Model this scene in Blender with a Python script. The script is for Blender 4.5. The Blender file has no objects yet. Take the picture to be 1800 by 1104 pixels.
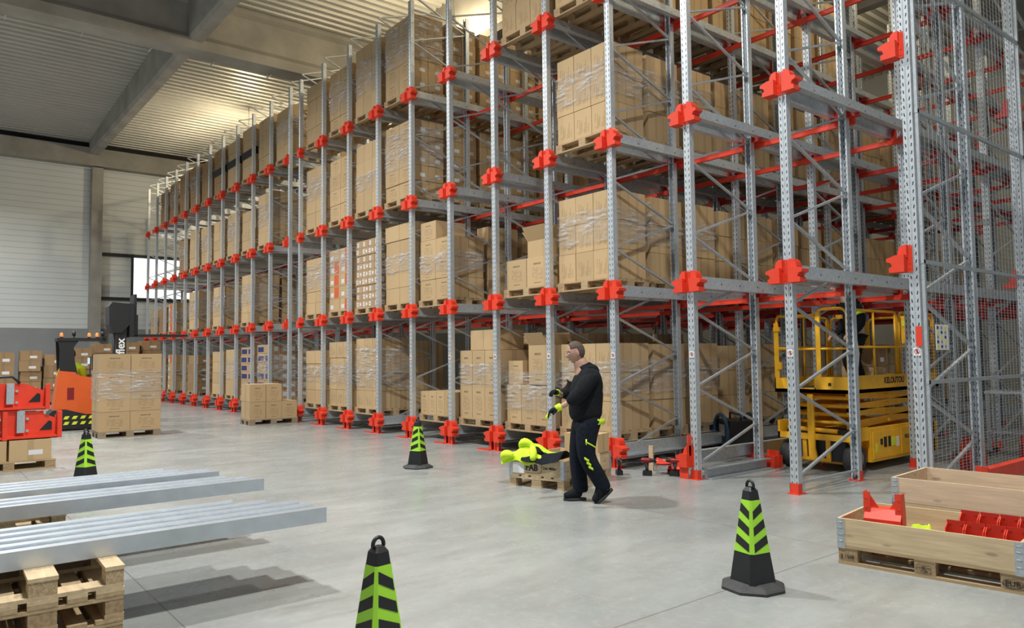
import bpy, bmesh, math, random
from mathutils import Matrix, Vector
random.seed(7)
R = math.radians
sc = bpy.context.scene
COL = sc.collection

# ---------------------------------------------------------------- camera
F_PX, YAW, PITCH, ROLL = 1322.96, 0.8938, 0.0569, -0.0118
CAM = Vector((0, -7.946, 1.6015))
cy_, sy_ = math.cos(YAW), math.sin(YAW)
fwd0 = Vector((-sy_, cy_, 0)); rgt0 = Vector((cy_, sy_, 0)); up0 = Vector((0, 0, 1))
fwd = fwd0*math.cos(PITCH) + up0*math.sin(PITCH); upv = -fwd0*math.sin(PITCH) + up0*math.cos(PITCH)
rgt = rgt0*math.cos(ROLL) + upv*math.sin(ROLL); upv = -rgt0*math.sin(ROLL) + upv*math.cos(ROLL)
cd = bpy.data.cameras.new('camera'); cam = bpy.data.objects.new('camera', cd); COL.objects.link(cam)
cam.matrix_world = Matrix(((rgt.x, upv.x, -fwd.x, CAM.x), (rgt.y, upv.y, -fwd.y, CAM.y), (rgt.z, upv.z, -fwd.z, CAM.z), (0, 0, 0, 1)))
cd.sensor_width = 36; cd.lens = 36*F_PX/1800; cd.clip_start = 0.05; cd.clip_end = 300
sc.camera = cam

# ---------------------------------------------------------------- world, exposure, large lights
vs = sc.view_settings
sc.display_settings.display_device = 'sRGB'
vs.view_transform = 'Standard'; vs.look = 'None'; vs.gamma = 1.0; vs.use_curve_mapping = False
vs.exposure = 0.0
w = bpy.data.worlds.new('daylight'); sc.world = w; w.use_nodes = True
w.node_tree.nodes['Background'].inputs[0].default_value = (0.86, 0.93, 1.0, 1)
w.node_tree.nodes['Background'].inputs[1].default_value = 0.34

def area(name, loc, size, power, col, rot=(0, 0, 0), sy=None):
    d = bpy.data.lights.new(name, 'AREA'); d.energy = power; d.color = col
    d.size = size
    if sy: d.shape = 'RECTANGLE'; d.size_y = sy
    d.spread = R(150)
    o = bpy.data.objects.new(name, d); o.location = loc; o.rotation_euler = rot; COL.objects.link(o); return o
def point(name, loc, r, power, col):
    d = bpy.data.lights.new(name, 'POINT'); d.energy = power; d.color = col; d.shadow_soft_size = r
    o = bpy.data.objects.new(name, d); o.location = loc; COL.objects.link(o); return o
AISLE_LAMPS = [(-31, -7.2), (-24.8, -7.6), (-17, -6.4), (-9.5, -5.6), (-2, -5.0)]
for x, y in AISLE_LAMPS:
    area('aisle_light', (x, y, 10.35), 0.5, 680, (1.0, 1.0, 0.97))
RACK_LAMPS = [(-30, 2.6, 10.2, 560), (-17.2, 3.9, 10.6, 480), (-6.8, 6.8, 11.2, 430), (-10.5, 4.1, 10.9, 160), (-2.4, 2.3, 11.1, 620), (-13, 14, 11.2, 420)]
for x, y, z, p in RACK_LAMPS:
    point('rack_light', (x, y, z), 0.16, p, (1.0, 0.83, 0.55))

# ---------------------------------------------------------------- material helpers
class NT:
    def __init__(s, m): s.t = m.node_tree; s.n = s.t.nodes; s.l = s.t.links
    def node(s, k, **kw):
        n = s.n.new(k)
        for a, b in kw.items(): setattr(n, a, b)
        return n
    def put(s, sock, v):
        if hasattr(v, 'is_linked') or isinstance(v, bpy.types.NodeSocket): s.l.new(v, sock)
        else: sock.default_value = v
    def m(s, op, a, b=0.0, c=None):
        n = s.node('ShaderNodeMath', operation=op); s.put(n.inputs[0], a); s.put(n.inputs[1], b)
        if c is not None: s.put(n.inputs[2], c)
        return n.outputs[0]
    def mix(s, f, a, b, mode='MIX'):
        n = s.node('ShaderNodeMix', data_type='RGBA', blend_type=mode)
        s.put(n.inputs[0], f); s.put(n.inputs[6], a if not isinstance(a, tuple) else (*a[:3], 1)); s.put(n.inputs[7], b if not isinstance(b, tuple) else (*b[:3], 1))
        return n.outputs[2]
    def ramp(s, f, stops):
        n = s.node('ShaderNodeValToRGB'); s.put(n.inputs[0], f); e = n.color_ramp.elements
        while len(e) < len(stops): e.new(0.5)
        for i, (p, c) in enumerate(stops): e[i].position = p; e[i].color = (*c, 1) if isinstance(c, tuple) else (c, c, c, 1)
        return n.outputs[0]
    def noise(s, vec, scale, detail=3, rough=0.5, dim='3D'):
        n = s.node('ShaderNodeTexNoise'); s.put(n.inputs['Scale'], scale); n.inputs['Detail'].default_value = detail; n.inputs['Roughness'].default_value = rough
        if vec is not None: s.l.new(vec, n.inputs['Vector'])
        return n.outputs[0]
    def mapping(s, vec, scale=(1, 1, 1), rot=(0, 0, 0), loc=(0, 0, 0)):
        n = s.node('ShaderNodeMapping'); s.l.new(vec, n.inputs[0]); n.inputs['Scale'].default_value = scale; n.inputs['Rotation'].default_value = rot; n.inputs['Location'].default_value = loc
        return n.outputs[0]
def mat(name, col=(0.5, 0.5, 0.5), rough=0.5, metal=0.0, spec=0.5):
    m = bpy.data.materials.new(name); m.use_nodes = True
    b = m.node_tree.nodes['Principled BSDF']
    b.inputs['Base Color'].default_value = (*col, 1); b.inputs['Roughness'].default_value = rough
    b.inputs['Metallic'].default_value = metal; b.inputs['Specular IOR Level'].default_value = spec
    return m
def bs(m): return m.node_tree.nodes['Principled BSDF']
def varied(name, col, rough=0.5, metal=0.0, amount=0.15, scale=8, spec=0.5, bump=0.0):
    m = mat(name, col, rough, metal, spec); t = NT(m); tc = t.node('ShaderNodeTexCoord').outputs['Object']
    f = t.noise(tc, scale, 4)
    lo = tuple(c*(1-amount) for c in col); hi = tuple(min(1, c*(1+amount)) for c in col)
    t.l.new(t.ramp(f, [(0.3, lo), (0.7, hi)]), bs(m).inputs['Base Color'])
    if bump:
        bn = t.node('ShaderNodeBump'); bn.inputs['Strength'].default_value = bump; t.l.new(f, bn.inputs['Height']); t.l.new(bn.outputs[0], bs(m).inputs['Normal'])
    return m
M = {}
M['steel'] = varied('galvanised_steel', (0.50, 0.54, 0.57), 0.42, 0.55, 0.12, 30)
M['bright_steel'] = varied('bright_galvanised_steel', (0.66, 0.70, 0.73), 0.34, 0.6, 0.12, 22)
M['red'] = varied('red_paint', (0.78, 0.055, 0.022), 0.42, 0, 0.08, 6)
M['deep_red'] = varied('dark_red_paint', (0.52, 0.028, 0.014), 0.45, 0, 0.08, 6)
M['yellow'] = varied('machine_yellow', (0.95, 0.48, 0.02), 0.42, 0, 0.10, 7)
M['orange'] = varied('truck_orange', (0.72, 0.115, 0.02), 0.4, 0, 0.05, 3)
M['black'] = mat('black_plastic', (0.012, 0.013, 0.015), 0.5)
M['charcoal'] = varied('charcoal_rubber', (0.045, 0.046, 0.048), 0.7, 0, 0.2, 20)
M['cloth_black'] = varied('black_cotton', (0.010, 0.012, 0.015), 0.9, 0, 0.4, 40, 0.2, 0.3)
M['cloth_navy'] = varied('navy_work_cloth', (0.008, 0.011, 0.019), 0.85, 0, 0.35, 30, 0.2, 0.3)
M['hivis'] = varied('fluorescent_yellow_cloth', (0.66, 0.92, 0.03), 0.7, 0, 0.08, 10)
M['green_band'] = mat('lime_reflective_band', (0.40, 0.80, 0.045), 0.4)
M['skin'] = varied('skin', (0.50, 0.29, 0.21), 0.55, 0, 0.06, 12)
M['hair'] = varied('short_grey_brown_hair', (0.10, 0.07, 0.055), 0.8, 0, 0.3, 60)
M['white'] = mat('white_paper', (0.82, 0.82, 0.80), 0.6)
M['bluelabel'] = mat('blue_label', (0.03, 0.05, 0.17), 0.6)
M['lens'] = mat('lamp_lens', (1, 1, 1), 0.3)
bs(M['lens']).inputs['Emission Color'].default_value = (1, 0.93, 0.8, 1); bs(M['lens']).inputs['Emission Strength'].default_value = 12
M['beacon'] = mat('lit_orange_beacon', (0.9, 0.2, 0.05), 0.3)
bs(M['beacon']).inputs['Emission Color'].default_value = (1, 0.25, 0.06, 1); bs(M['beacon']).inputs['Emission Strength'].default_value = 0.9
M['screen'] = mat('lit_screen', (0.4, 0.6, 0.8), 0.3)
bs(M['screen']).inputs['Emission Color'].default_value = (0.45, 0.65, 0.85, 1); bs(M['screen']).inputs['Emission Strength'].default_value = 0.8
M['grey_sticker'] = mat('grey_sticker', (0.35, 0.33, 0.31), 0.5)
M['yellow_sticker'] = mat('yellow_sticker', (0.75, 0.80, 0.05), 0.5)
M['blue'] = mat('dark_blue_plastic', (0.02, 0.08, 0.15), 0.4)
M['drillred'] = mat('dark_red_plastic', (0.22, 0.01, 0.015), 0.4)

def slotted():
    m = mat('slotted_galvanised_steel', (0.56, 0.60, 0.63), 0.4, 0.5); t = NT(m)
    tc = t.node('ShaderNodeTexCoord').outputs['Object']; s = t.node('ShaderNodeSeparateXYZ'); t.l.new(tc, s.inputs[0])
    x, z = s.outputs[0], s.outputs[2]
    ax = t.m('ABSOLUTE', x)
    fz = t.m('FRACT', t.m('MULTIPLY', z, 12.5))
    cx = t.m('SUBTRACT', t.m('SUBTRACT', ax, 0.028), t.m('MULTIPLY', t.m('SUBTRACT', fz, 0.5), 0.014))
    inx = t.m('LESS_THAN', t.m('ABSOLUTE', cx), 0.0055)
    inz = t.m('LESS_THAN', t.m('ABSOLUTE', t.m('SUBTRACT', fz, 0.5)), 0.23)
    g = t.node('ShaderNodeTexCoord').outputs['Normal']; sn = t.node('ShaderNodeSeparateXYZ'); t.l.new(g, sn.inputs[0])
    ny = t.m('GREATER_THAN', t.m('ABSOLUTE', sn.outputs[1]), 0.7)
    k = t.m('MULTIPLY', t.m('MULTIPLY', inx, inz), ny)
    f = t.noise(tc, 25, 3)
    base = t.ramp(f, [(0.3, (0.55, 0.59, 0.63)), (0.7, (0.68, 0.73, 0.76))])
    t.l.new(t.mix(k, base, (0.02, 0.02, 0.022)), bs(m).inputs['Base Color'])
    t.l.new(t.m('MULTIPLY', t.m('SUBTRACT', 1.0, k), 0.5), bs(m).inputs['Metallic'])
    return m
M['slotted'] = slotted()

def cardboard(name, col, kind):
    """kind: text, bars, plain, label, blue, orange"""
    m = mat(name, col, 0.8, 0, 0.25); t = NT(m); uv = t.node('ShaderNodeTexCoord').outputs['UV']
    ob = t.node('ShaderNodeTexCoord').outputs['Object']
    s = t.node('ShaderNodeSeparateXYZ'); t.l.new(uv, s.inputs[0]); u, v = s.outputs[0], s.outputs[1]
    geo = t.node('ShaderNodeNewGeometry')
    rnd = geo.outputs['Random Per Island']
    oi = t.node('ShaderNodeObjectInfo').outputs['Random']
    rr = t.m('FRACT', t.m('ADD', rnd, oi))
    f = t.noise(ob, 3.0, 3)
    a = tuple(c*0.86 for c in col); b = tuple(c*1.08 for c in col)
    base = t.mix(t.m('ADD', t.m('MULTIPLY', rr, 0.7), t.m('MULTIPLY', f, 0.3)), a, b)
    # tape seam down the middle of the faces that look sideways (uv offset 2..3)
    side = t.m('GREATER_THAN', u, 1.5); uu = t.m('FRACT', u)
    tape = t.m('MULTIPLY', side, t.m('LESS_THAN', t.m('ABSOLUTE', t.m('SUBTRACT', uu, 0.5)), 0.075))
    base = t.mix(t.m('MULTIPLY', tape, 0.45), base, tuple(c*0.62 for c in col))
    front = t.m('SUBTRACT', 1.0, side)
    def box(cu, cv, hu, hv):
        return t.m('MULTIPLY', t.m('LESS_THAN', t.m('ABSOLUTE', t.m('SUBTRACT', uu, cu)), hu), t.m('LESS_THAN', t.m('ABSOLUTE', t.m('SUBTRACT', v, cv)), hv))
    ink = tuple(c*0.22 for c in col)
    if kind in ('text', 'label'):
        vec = t.node('ShaderNodeCombineXYZ'); t.l.new(t.m('MULTIPLY', uu, 18.0), vec.inputs[0]); t.l.new(t.m('FLOOR', t.m('MULTIPLY', v, 24.0)), vec.inputs[1]); t.l.new(t.m('MULTIPLY', rnd, 9.0), vec.inputs[2])
        v2 = t.node('ShaderNodeCombineXYZ'); t.l.new(t.m('FLOOR', t.m('MULTIPLY', uu, 22.0)), v2.inputs[0]); t.l.new(t.m('FLOOR', t.m('MULTIPLY', v, 24.0)), v2.inputs[1]); t.l.new(rnd, v2.inputs[2])
        wnn = t.node('ShaderNodeTexWhiteNoise', noise_dimensions='3D'); t.l.new(v2.outputs[0], wnn.inputs['Vector']); wn = wnn.outputs['Value']
        rows = t.m('LESS_THAN', t.m('FRACT', t.m('MULTIPLY', v, 24.0)), 0.42)
        body = t.m('MULTIPLY', t.m('MULTIPLY', box(0.52, 0.45, 0.26, 0.21), rows), t.m('GREATER_THAN', wn, 0.38))
        head = t.m('MULTIPLY', box(0.5, 0.77, 0.17, 0.028), t.m('GREATER_THAN', t.noise(vec.outputs[0], 6.0, 1), 0.4))
        foot = t.m('MULTIPLY', box(0.52, 0.13, 0.16, 0.014), t.m('GREATER_THAN', t.noise(vec.outputs[0], 6.0, 1), 0.42))
        k = t.m('MULTIPLY', t.m('MINIMUM', t.m('ADD', t.m('MULTIPLY', body, 0.55), t.m('ADD', head, foot)), 1.0), front)
        base = t.mix(t.m('MULTIPLY', k, 0.8), base, ink)
    if kind == 'bars':
        vec = t.node('ShaderNodeCombineXYZ'); t.l.new(t.m('FLOOR', t.m('MULTIPLY', uu, 16.0)), vec.inputs[0]); t.l.new(t.m('MULTIPLY', v, 1.6), vec.inputs[1]); t.l.new(t.m('MULTIPLY', rnd, 5.0), vec.inputs[2])
        wn = t.noise(vec.outputs[0], 1.3, 2)
        cols = t.m('LESS_THAN', t.m('FRACT', t.m('MULTIPLY', uu, 16.0)), 0.34)
        k = t.m('MULTIPLY', t.m('MULTIPLY', box(0.52, 0.42, 0.34, 0.27), cols), t.m('GREATER_THAN', wn, 0.47))
        k = t.m('MULTIPLY', k, front)
        base = t.mix(t.m('MULTIPLY', k, 0.62), base, ink)
    if kind == 'label':
        k = t.m('MULTIPLY', box(0.62, 0.38, 0.17, 0.12), side)
        base = t.mix(k, base, (0.72, 0.73, 0.74))
    if kind == 'smalllabel':
        k = t.m('MAXIMUM', box(0.3, 0.5, 0.15, 0.28), t.m('MULTIPLY', box(0.78, 0.5, 0.12, 0.2), t.m('GREATER_THAN', rnd, 0.45)))
        base = t.mix(k, base, (0.74, 0.74, 0.76))
        base = t.mix(box(0.3, 0.5, 0.05, 0.08), base, (0.12, 0.10, 0.16))
    if kind == 'blue':
        k = t.m('MULTIPLY', t.m('MULTIPLY', box(0.5, 0.45, 0.40, 0.30), t.m('GREATER_THAN', rr, 0.35)), front)
        base = t.mix(k, base, (0.035, 0.045, 0.16))
        k2 = t.m('MULTIPLY', box(0.5, 0.5, 0.24, 0.24), side)
        base = t.mix(k2, base, (0.62, 0.64, 0.68))
    if kind == 'orange':
        k = t.m('MULTIPLY', t.m('MULTIPLY', box(0.66, 0.5, 0.22, 0.45), t.m('GREATER_THAN', rr, 0.4)), front)
        base = t.mix(k, base, (0.62, 0.13, 0.05))
        base = t.mix(t.m('MULTIPLY', box(0.24, 0.35, 0.14, 0.16), front), base, (0.7, 0.68, 0.66))
    t.l.new(base, bs(m).inputs['Base Color'])
    return m
CB = (0.55, 0.39, 0.215)
for k in ('text', 'bars', 'plain', 'label', 'smalllabel', 'blue', 'orange'):
    M['cb_'+k] = cardboard('cardboard_'+k, CB if k not in ('smalllabel', 'blue') else (0.48, 0.33, 0.19), k)
M['cb_brown'] = cardboard('cardboard_brown', (0.36, 0.23, 0.12), 'label')
M['cb_in'] = mat('cardboard_inside', (0.50, 0.34, 0.18), 0.85)

def wood(name, col, dark=0.62):
    m = mat(name, col, 0.68, 0, 0.3); t = NT(m); ob = t.node('ShaderNodeTexCoord').outputs['Object']
    f = t.noise(t.mapping(ob, (3, 30, 40)), 1.0, 5, 0.6); g = t.noise(t.mapping(ob, (2.2, 5, 6)), 1.0, 3)
    base = t.mix(t.ramp(f, [(0.35, 0.0), (0.7, 1.0)]), tuple(c*dark for c in col), col)
    vo = t.node('ShaderNodeTexVoronoi'); vo.inputs['Scale'].default_value = 1.0; t.l.new(t.mapping(ob, (3.2, 9, 9)), vo.inputs['Vector'])
    kn = t.ramp(vo.outputs['Distance'], [(0.07, 1.0), (0.16, 0.0)])
    base = t.mix(t.m('MULTIPLY', kn, 0.6), base, tuple(c*0.25 for c in col))
    base = t.mix(t.m('MULTIPLY', t.ramp(g, [(0.5, 0.0), (0.75, 1.0)]), 0.25), base, tuple(c*0.6 for c in col))
    oi = t.node('ShaderNodeObjectInfo').outputs['Random']
    base = t.mix(t.m('MULTIPLY', oi, 0.22), base, tuple(c*0.5 for c in col))
    t.l.new(base, bs(m).inputs['Base Color']); return m
M['wood'] = wood('pale_new_pine', (0.78, 0.60, 0.37), 0.72)
M['oldwood'] = wood('used_pallet_wood', (0.58, 0.42, 0.24), 0.72)
M['blockwood'] = varied('pressed_wood_block', (0.46, 0.34, 0.20), 0.85, 0, 0.3, 90, 0.2)
M['darkblock'] = varied('used_wood_block', (0.38, 0.27, 0.155), 0.85, 0, 0.25, 40, 0.2)
M['greywood'] = wood('weathered_pallet_wood', (0.40, 0.31, 0.21), 0.7)
M['pinkwood'] = wood('fresh_collar_pine', (0.80, 0.62, 0.44), 0.78)

def film():
    m = bpy.data.materials.new('stretch_film'); m.use_nodes = True; t = NT(m); n = t.n
    for x in list(n): n.remove(x)
    out = t.node('ShaderNodeOutputMaterial'); tr = t.node('ShaderNodeBsdfTransparent'); tr.inputs[0].default_value = (0.96, 0.96, 0.97, 1)
    gl = t.node('ShaderNodeBsdfPrincipled'); gl.inputs['Base Color'].default_value = (0.80, 0.80, 0.80, 1); gl.inputs['Roughness'].default_value = 0.16
    gl.inputs['Specular IOR Level'].default_value = 0.9
    ob = t.node('ShaderNodeTexCoord').outputs['Object']
    f = t.noise(t.mapping(ob, (4, 4, 26)), 1.0, 6, 0.65)
    g = t.noise(t.mapping(ob, (3, 3, 5), (0.5, 0.4, 0)), 1.0, 4, 0.6)
    bmp = t.node('ShaderNodeBump'); bmp.inputs['Strength'].default_value = 0.9; bmp.inputs['Distance'].default_value = 0.05; t.l.new(f, bmp.inputs['Height']); t.l.new(bmp.outputs[0], gl.inputs['Normal'])
    k = t.m('MULTIPLY', t.ramp(f, [(0.46, 0.0), (0.64, 1.0)]), t.ramp(g, [(0.40, 0.0), (0.58, 1.0)]))  # streak mask whitens the clear film: glints painted into its colour
    k = t.m('ADD', t.m('MULTIPLY', k, 0.80), 0.10)
    mx = t.node('ShaderNodeMixShader'); t.l.new(k, mx.inputs[0]); t.l.new(tr.outputs[0], mx.inputs[1]); t.l.new(gl.outputs[0], mx.inputs[2]); t.l.new(mx.outputs[0], out.inputs[0])
    return m
M['film'] = film()

def concrete_floor():
    m = mat('polished_concrete', (0.4, 0.4, 0.39), 0.3, 0, 0.5); t = NT(m); ob = t.node('ShaderNodeTexCoord').outputs['Object']
    f = t.noise(ob, 0.55, 6, 0.6); g = t.noise(t.mapping(ob, (2.5, 0.8, 1), (0, 0, 0.5)), 1.3, 8, 0.65); h = t.noise(ob, 14, 5, 0.7)
    base = t.ramp(f, [(0.32, (0.268, 0.290, 0.285)), (0.68, (0.395, 0.415, 0.405))])
    base = t.mix(t.ramp(g, [(0.42, 0.0), (0.68, 0.7)]), base, (0.26, 0.262, 0.25))
    base = t.mix(t.ramp(h, [(0.5, 0.0), (0.8, 0.4)]), base, (0.48, 0.485, 0.47))
    s = t.node('ShaderNodeSeparateXYZ'); t.l.new(ob, s.inputs[0])
    jy = t.m('ABSOLUTE', t.m('SUBTRACT', t.m('FRACT', t.m('DIVIDE', t.m('ADD', s.outputs[1], 1.93+46.7), 4.67)), 0.5))
    jx = t.m('ABSOLUTE', t.m('SUBTRACT', t.m('FRACT', t.m('DIVIDE', t.m('ADD', s.outputs[0], 3.17+56), 5.6)), 0.5))
    j = t.m('MAXIMUM', t.m('GREATER_THAN', jy, 0.4992), t.m('GREATER_THAN', jx, 0.4993))
    base = t.mix(t.m('MULTIPLY', j, 0.75), base, (0.08, 0.08, 0.08))
    # tyre smears and scuffs
    sm = t.noise(t.mapping(ob, (5.5, 0.7, 1), (0, 0, 0.12)), 1.0, 4, 0.55)
    smk = t.m('MULTIPLY', t.ramp(sm, [(0.55, 0.0), (0.70, 1.0)]), t.ramp(t.noise(ob, 0.28, 2), [(0.48, 0.0), (0.6, 1.0)]))
    base = t.mix(t.m('MULTIPLY', smk, 0.4), base, (0.13, 0.13, 0.13))
    t.l.new(base, bs(m).inputs['Base Color'])
    t.l.new(t.ramp(t.noise(ob, 1.6, 6, 0.6), [(0.3, 0.19), (0.7, 0.36)]), bs(m).inputs['Roughness'])
    bn = t.node('ShaderNodeBump'); bn.inputs['Strength'].default_value = 0.06; t.l.new(t.noise(ob, 3, 4), bn.inputs['Height']); t.l.new(bn.outputs[0], bs(m).inputs['Normal'])
    return m
M['floor'] = concrete_floor()
M['concrete'] = varied('cast_concrete', (0.34, 0.325, 0.285), 0.85, 0, 0.16, 1.2, 0.3, 0.05)
M['plinth'] = varied('grey_concrete_plinth', (0.27, 0.28, 0.28), 0.8, 0, 0.08, 1.0, 0.3)
M['roofsheet'] = varied('roof_sheet', (0.52, 0.51, 0.46), 0.45, 0.2, 0.05, 0.6)
M['darkgap'] = mat('dark_joint', (0.02, 0.02, 0.022), 0.8)
def panelwall():
    m = mat('white_wall_panel', (0.62, 0.65, 0.64), 0.45, 0, 0.4); t = NT(m); ob = t.node('ShaderNodeTexCoord').outputs['Object']
    s = t.node('ShaderNodeSeparateXYZ'); t.l.new(ob, s.inputs[0])
    fz = t.m('FRACT', t.m('MULTIPLY', s.outputs[2], 4.0))
    k = t.m('LESS_THAN', fz, 0.12)
    base = t.mix(t.m('MULTIPLY', k, 0.5), t.ramp(t.noise(ob, 0.3, 2), [(0.3, (0.58, 0.61, 0.60)), (0.7, (0.66, 0.69, 0.68))]), (0.36, 0.38, 0.38))
    t.l.new(base, bs(m).inputs['Base Color'])
    bn = t.node('ShaderNodeBump'); bn.inputs['Strength'].default_value = 0.5; bn.inputs['Distance'].default_value = 0.02; t.l.new(t.m('SUBTRACT', 1.0, k), bn.inputs['Height']); t.l.new(bn.outputs[0], bs(m).inputs['Normal'])
    return m
M['panel'] = panelwall()
M['panelgrey'] = varied('grey_wall_panel', (0.30, 0.31, 0.31), 0.6, 0, 0.06, 0.5)
def glassday():
    m = mat('daylit_frosted_glass', (0.9, 0.93, 0.95), 0.4)
    bs(m).inputs['Emission Color'].default_value = (0.88, 0.94, 1, 1); bs(m).inputs['Emission Strength'].default_value = 1.5
    return m
M['glass'] = glassday()

# ---------------------------------------------------------------- mesh helpers
class MB:
    def __init__(s): s.v = []; s.f = []; s.uv = []; s.sm = []
    def quadbox(s, c8, uvmode=None, smooth=False):
        b = len(s.v); s.v += [tuple(c) for c in c8]
        fs = [(0, 1, 5, 4), (1, 2, 6, 5), (2, 3, 7, 6), (3, 0, 4, 7), (4, 5, 6, 7), (3, 2, 1, 0)]
        for i, f in enumerate(fs):
            s.f.append(tuple(b+k for k in f))
            if i < 4:
                o = 0.0 if i in (0, 2) else 2.0
                s.uv.append([(o+0.001, 0), (o+0.999, 0), (o+0.999, 1), (o+0.001, 1)])
            else: s.uv.append([(0.01, 0.01)]*4)
            s.sm.append(False)
    def box(s, x0, x1, y0, y1, z0, z1, mtx=None):
        c = [Vector(p) for p in ((x0, y0, z0), (x1, y0, z0), (x1, y1, z0), (x0, y1, z0), (x0, y0, z1), (x1, y0, z1), (x1, y1, z1), (x0, y1, z1))]
        if mtx: c = [mtx @ p for p in c]
        s.quadbox(c)
    def face(s, idx, smooth=False): s.f.append(tuple(idx)); s.uv.append([(0.01, 0.01)]*len(idx)); s.sm.append(smooth)
    def prism(s, poly, axis, a, b, mtx=None):
        """poly: 2D outline; axis: 'x','y','z' extruded from a to b. outline coords fill the other two axes in order"""
        def P(p, t):
            if axis == 'x': q = Vector((t, p[0], p[1]))
            elif axis == 'y': q = Vector((p[0], t, p[1]))
            else: q = Vector((p[0], p[1], t))
            return mtx @ q if mtx else q
        n = len(poly); k = len(s.v)
        s.v += [tuple(P(p, a)) for p in poly] + [tuple(P(p, b)) for p in poly]
        for i in range(n):
            j = (i+1) % n; s.face((k+i, k+j, k+n+j, k+n+i))
        s.face([k+i for i in range(n)][::-1]); s.face([k+n+i for i in range(n)])
    def tube(s, pts, r, n=8, smooth=True, closed=False, caps=True):
        pts = [Vector(p) for p in pts]; rr = r if isinstance(r, (list, tuple)) else [r]*len(pts)
        k = len(s.v); ref = None; m = len(pts)
        for i, p in enumerate(pts):
            a = pts[(i-1) % m] if (closed or i > 0) else p; c = pts[(i+1) % m] if (closed or i < m-1) else p
            d = (c-a).normalized()
            if ref is None:
                ref = d.orthogonal().normalized()
            ref = (ref - d*ref.dot(d)).normalized(); e = d.cross(ref)
            for q in range(n):
                t = 2*math.pi*q/n; s.v.append(tuple(p + ref*math.cos(t)*rr[i] + e*math.sin(t)*rr[i]))
        for i in range(m if closed else m-1):
            for q in range(n):
                a = k+i*n+q; b = k+i*n+(q+1) % n; i2 = (i+1) % m
                s.face((a, b, k+i2*n+(q+1) % n, k+i2*n+q), smooth)
        if not closed and caps:
            s.face([k+q for q in range(n)][::-1]); s.face([k+(m-1)*n+q for q in range(n)])
    def lathe(s, prof, n=20, c=(0, 0, 0), axis='z', smooth=True):
        k = len(s.v); c = Vector(c)
        for r, z in prof:
            for q in range(n):
                t = 2*math.pi*q/n; x, y = r*math.cos(t), r*math.sin(t)
                p = {'z': (x, y, z), 'x': (z, x, y), 'y': (x, z, y)}[axis]; s.v.append(tuple(c+Vector(p)))
        for i in range(len(prof)-1):
            for q in range(n): s.face((k+i*n+q, k+i*n+(q+1) % n, k+(i+1)*n+(q+1) % n, k+(i+1)*n+q), smooth)
        s.face([k+q for q in range(n)][::-1]); s.face([k+(len(prof)-1)*n+q for q in range(n)])
    def mesh(s, name, m):
        me = bpy.data.meshes.new(name); me.from_pydata(s.v, [], s.f)
        uvl = me.uv_layers.new(name='UVMap'); i = 0
        for fuv in s.uv:
            for u in fuv: uvl.data[i].uv = u; i += 1
        me.polygons.foreach_set('use_smooth', s.sm)
        me.materials.append(M[m] if isinstance(m, str) else m)
        bm = bmesh.new(); bm.from_mesh(me); bmesh.ops.recalc_face_normals(bm, faces=bm.faces); bm.to_mesh(me); bm.free()
        return me
    def build(s, name, m, parent=None, loc=None, rot=None):
        return link(name, s.mesh(name, m), parent, loc, rot)
def link(name, data, parent=None, loc=None, rot=None):
    o = bpy.data.objects.new(name, data); COL.objects.link(o)
    if parent: o.parent = parent
    if loc is not None: o.location = loc
    if rot is not None: o.rotation_euler = rot
    return o
def tag(o, label, cat, group=None):
    o['label'] = label; o['category'] = cat
    if group: o['group'] = group
    return o
def thing(name, label, cat, loc=(0, 0, 0), rz=0, group=None):
    o = bpy.data.objects.new(name, None); o.empty_display_size = 0.1; COL.objects.link(o); o.location = loc; o.rotation_euler = (0, 0, rz)
    return tag(o, label, cat, group)
def struct(o): o['kind'] = 'structure'; return o
def copytree(root, loc, rz, label, group=None):
    r = root.copy(); COL.objects.link(r); r.location = loc; r.rotation_euler = (0, 0, rz); r['label'] = label
    if group: r['group'] = group
    for ch in list(root.children):
        c = ch.copy(); COL.objects.link(c); c.parent = r
        for g in list(ch.children):
            d = g.copy(); COL.objects.link(d); d.parent = c
    return r
def text(name, body, size, m, parent=None, mtx=None, ext=0.001, bold=0.0, xs=1.0):
    cu = bpy.data.curves.new(name, 'FONT'); cu.body = body; cu.size = size; cu.extrude = ext; cu.offset = bold; cu.align_x = 'CENTER'; cu.align_y = 'CENTER'
    to = bpy.data.objects.new(name, cu); COL.objects.link(to)
    dg = bpy.context.evaluated_depsgraph_get(); dg.update()
    me = bpy.data.meshes.new_from_object(to.evaluated_get(dg)); bpy.data.objects.remove(to); bpy.data.curves.remove(cu)
    me.materials.clear(); me.materials.append(M[m]); me.transform(Matrix.Diagonal((xs, 1, 1, 1)))
    if mtx: me.transform(mtx)
    return link(name, me, parent)
ORD = ['first', 'second', 'third', 'fourth', 'fifth', 'sixth', 'seventh', 'eighth', 'ninth', 'tenth', 'eleventh', 'twelfth', 'thirteenth', 'fourteenth', 'fifteenth']

# ---------------------------------------------------------------- the hall
b = MB(); b.box(-38.3, 9, -16, 22, -0.2, 0); struct(b.build('floor', 'floor'))
def zc(x): return 11.42 + (x+38)*0.052 if x < -22.65 else 12.22 + (x+22.65)*0.03
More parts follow.
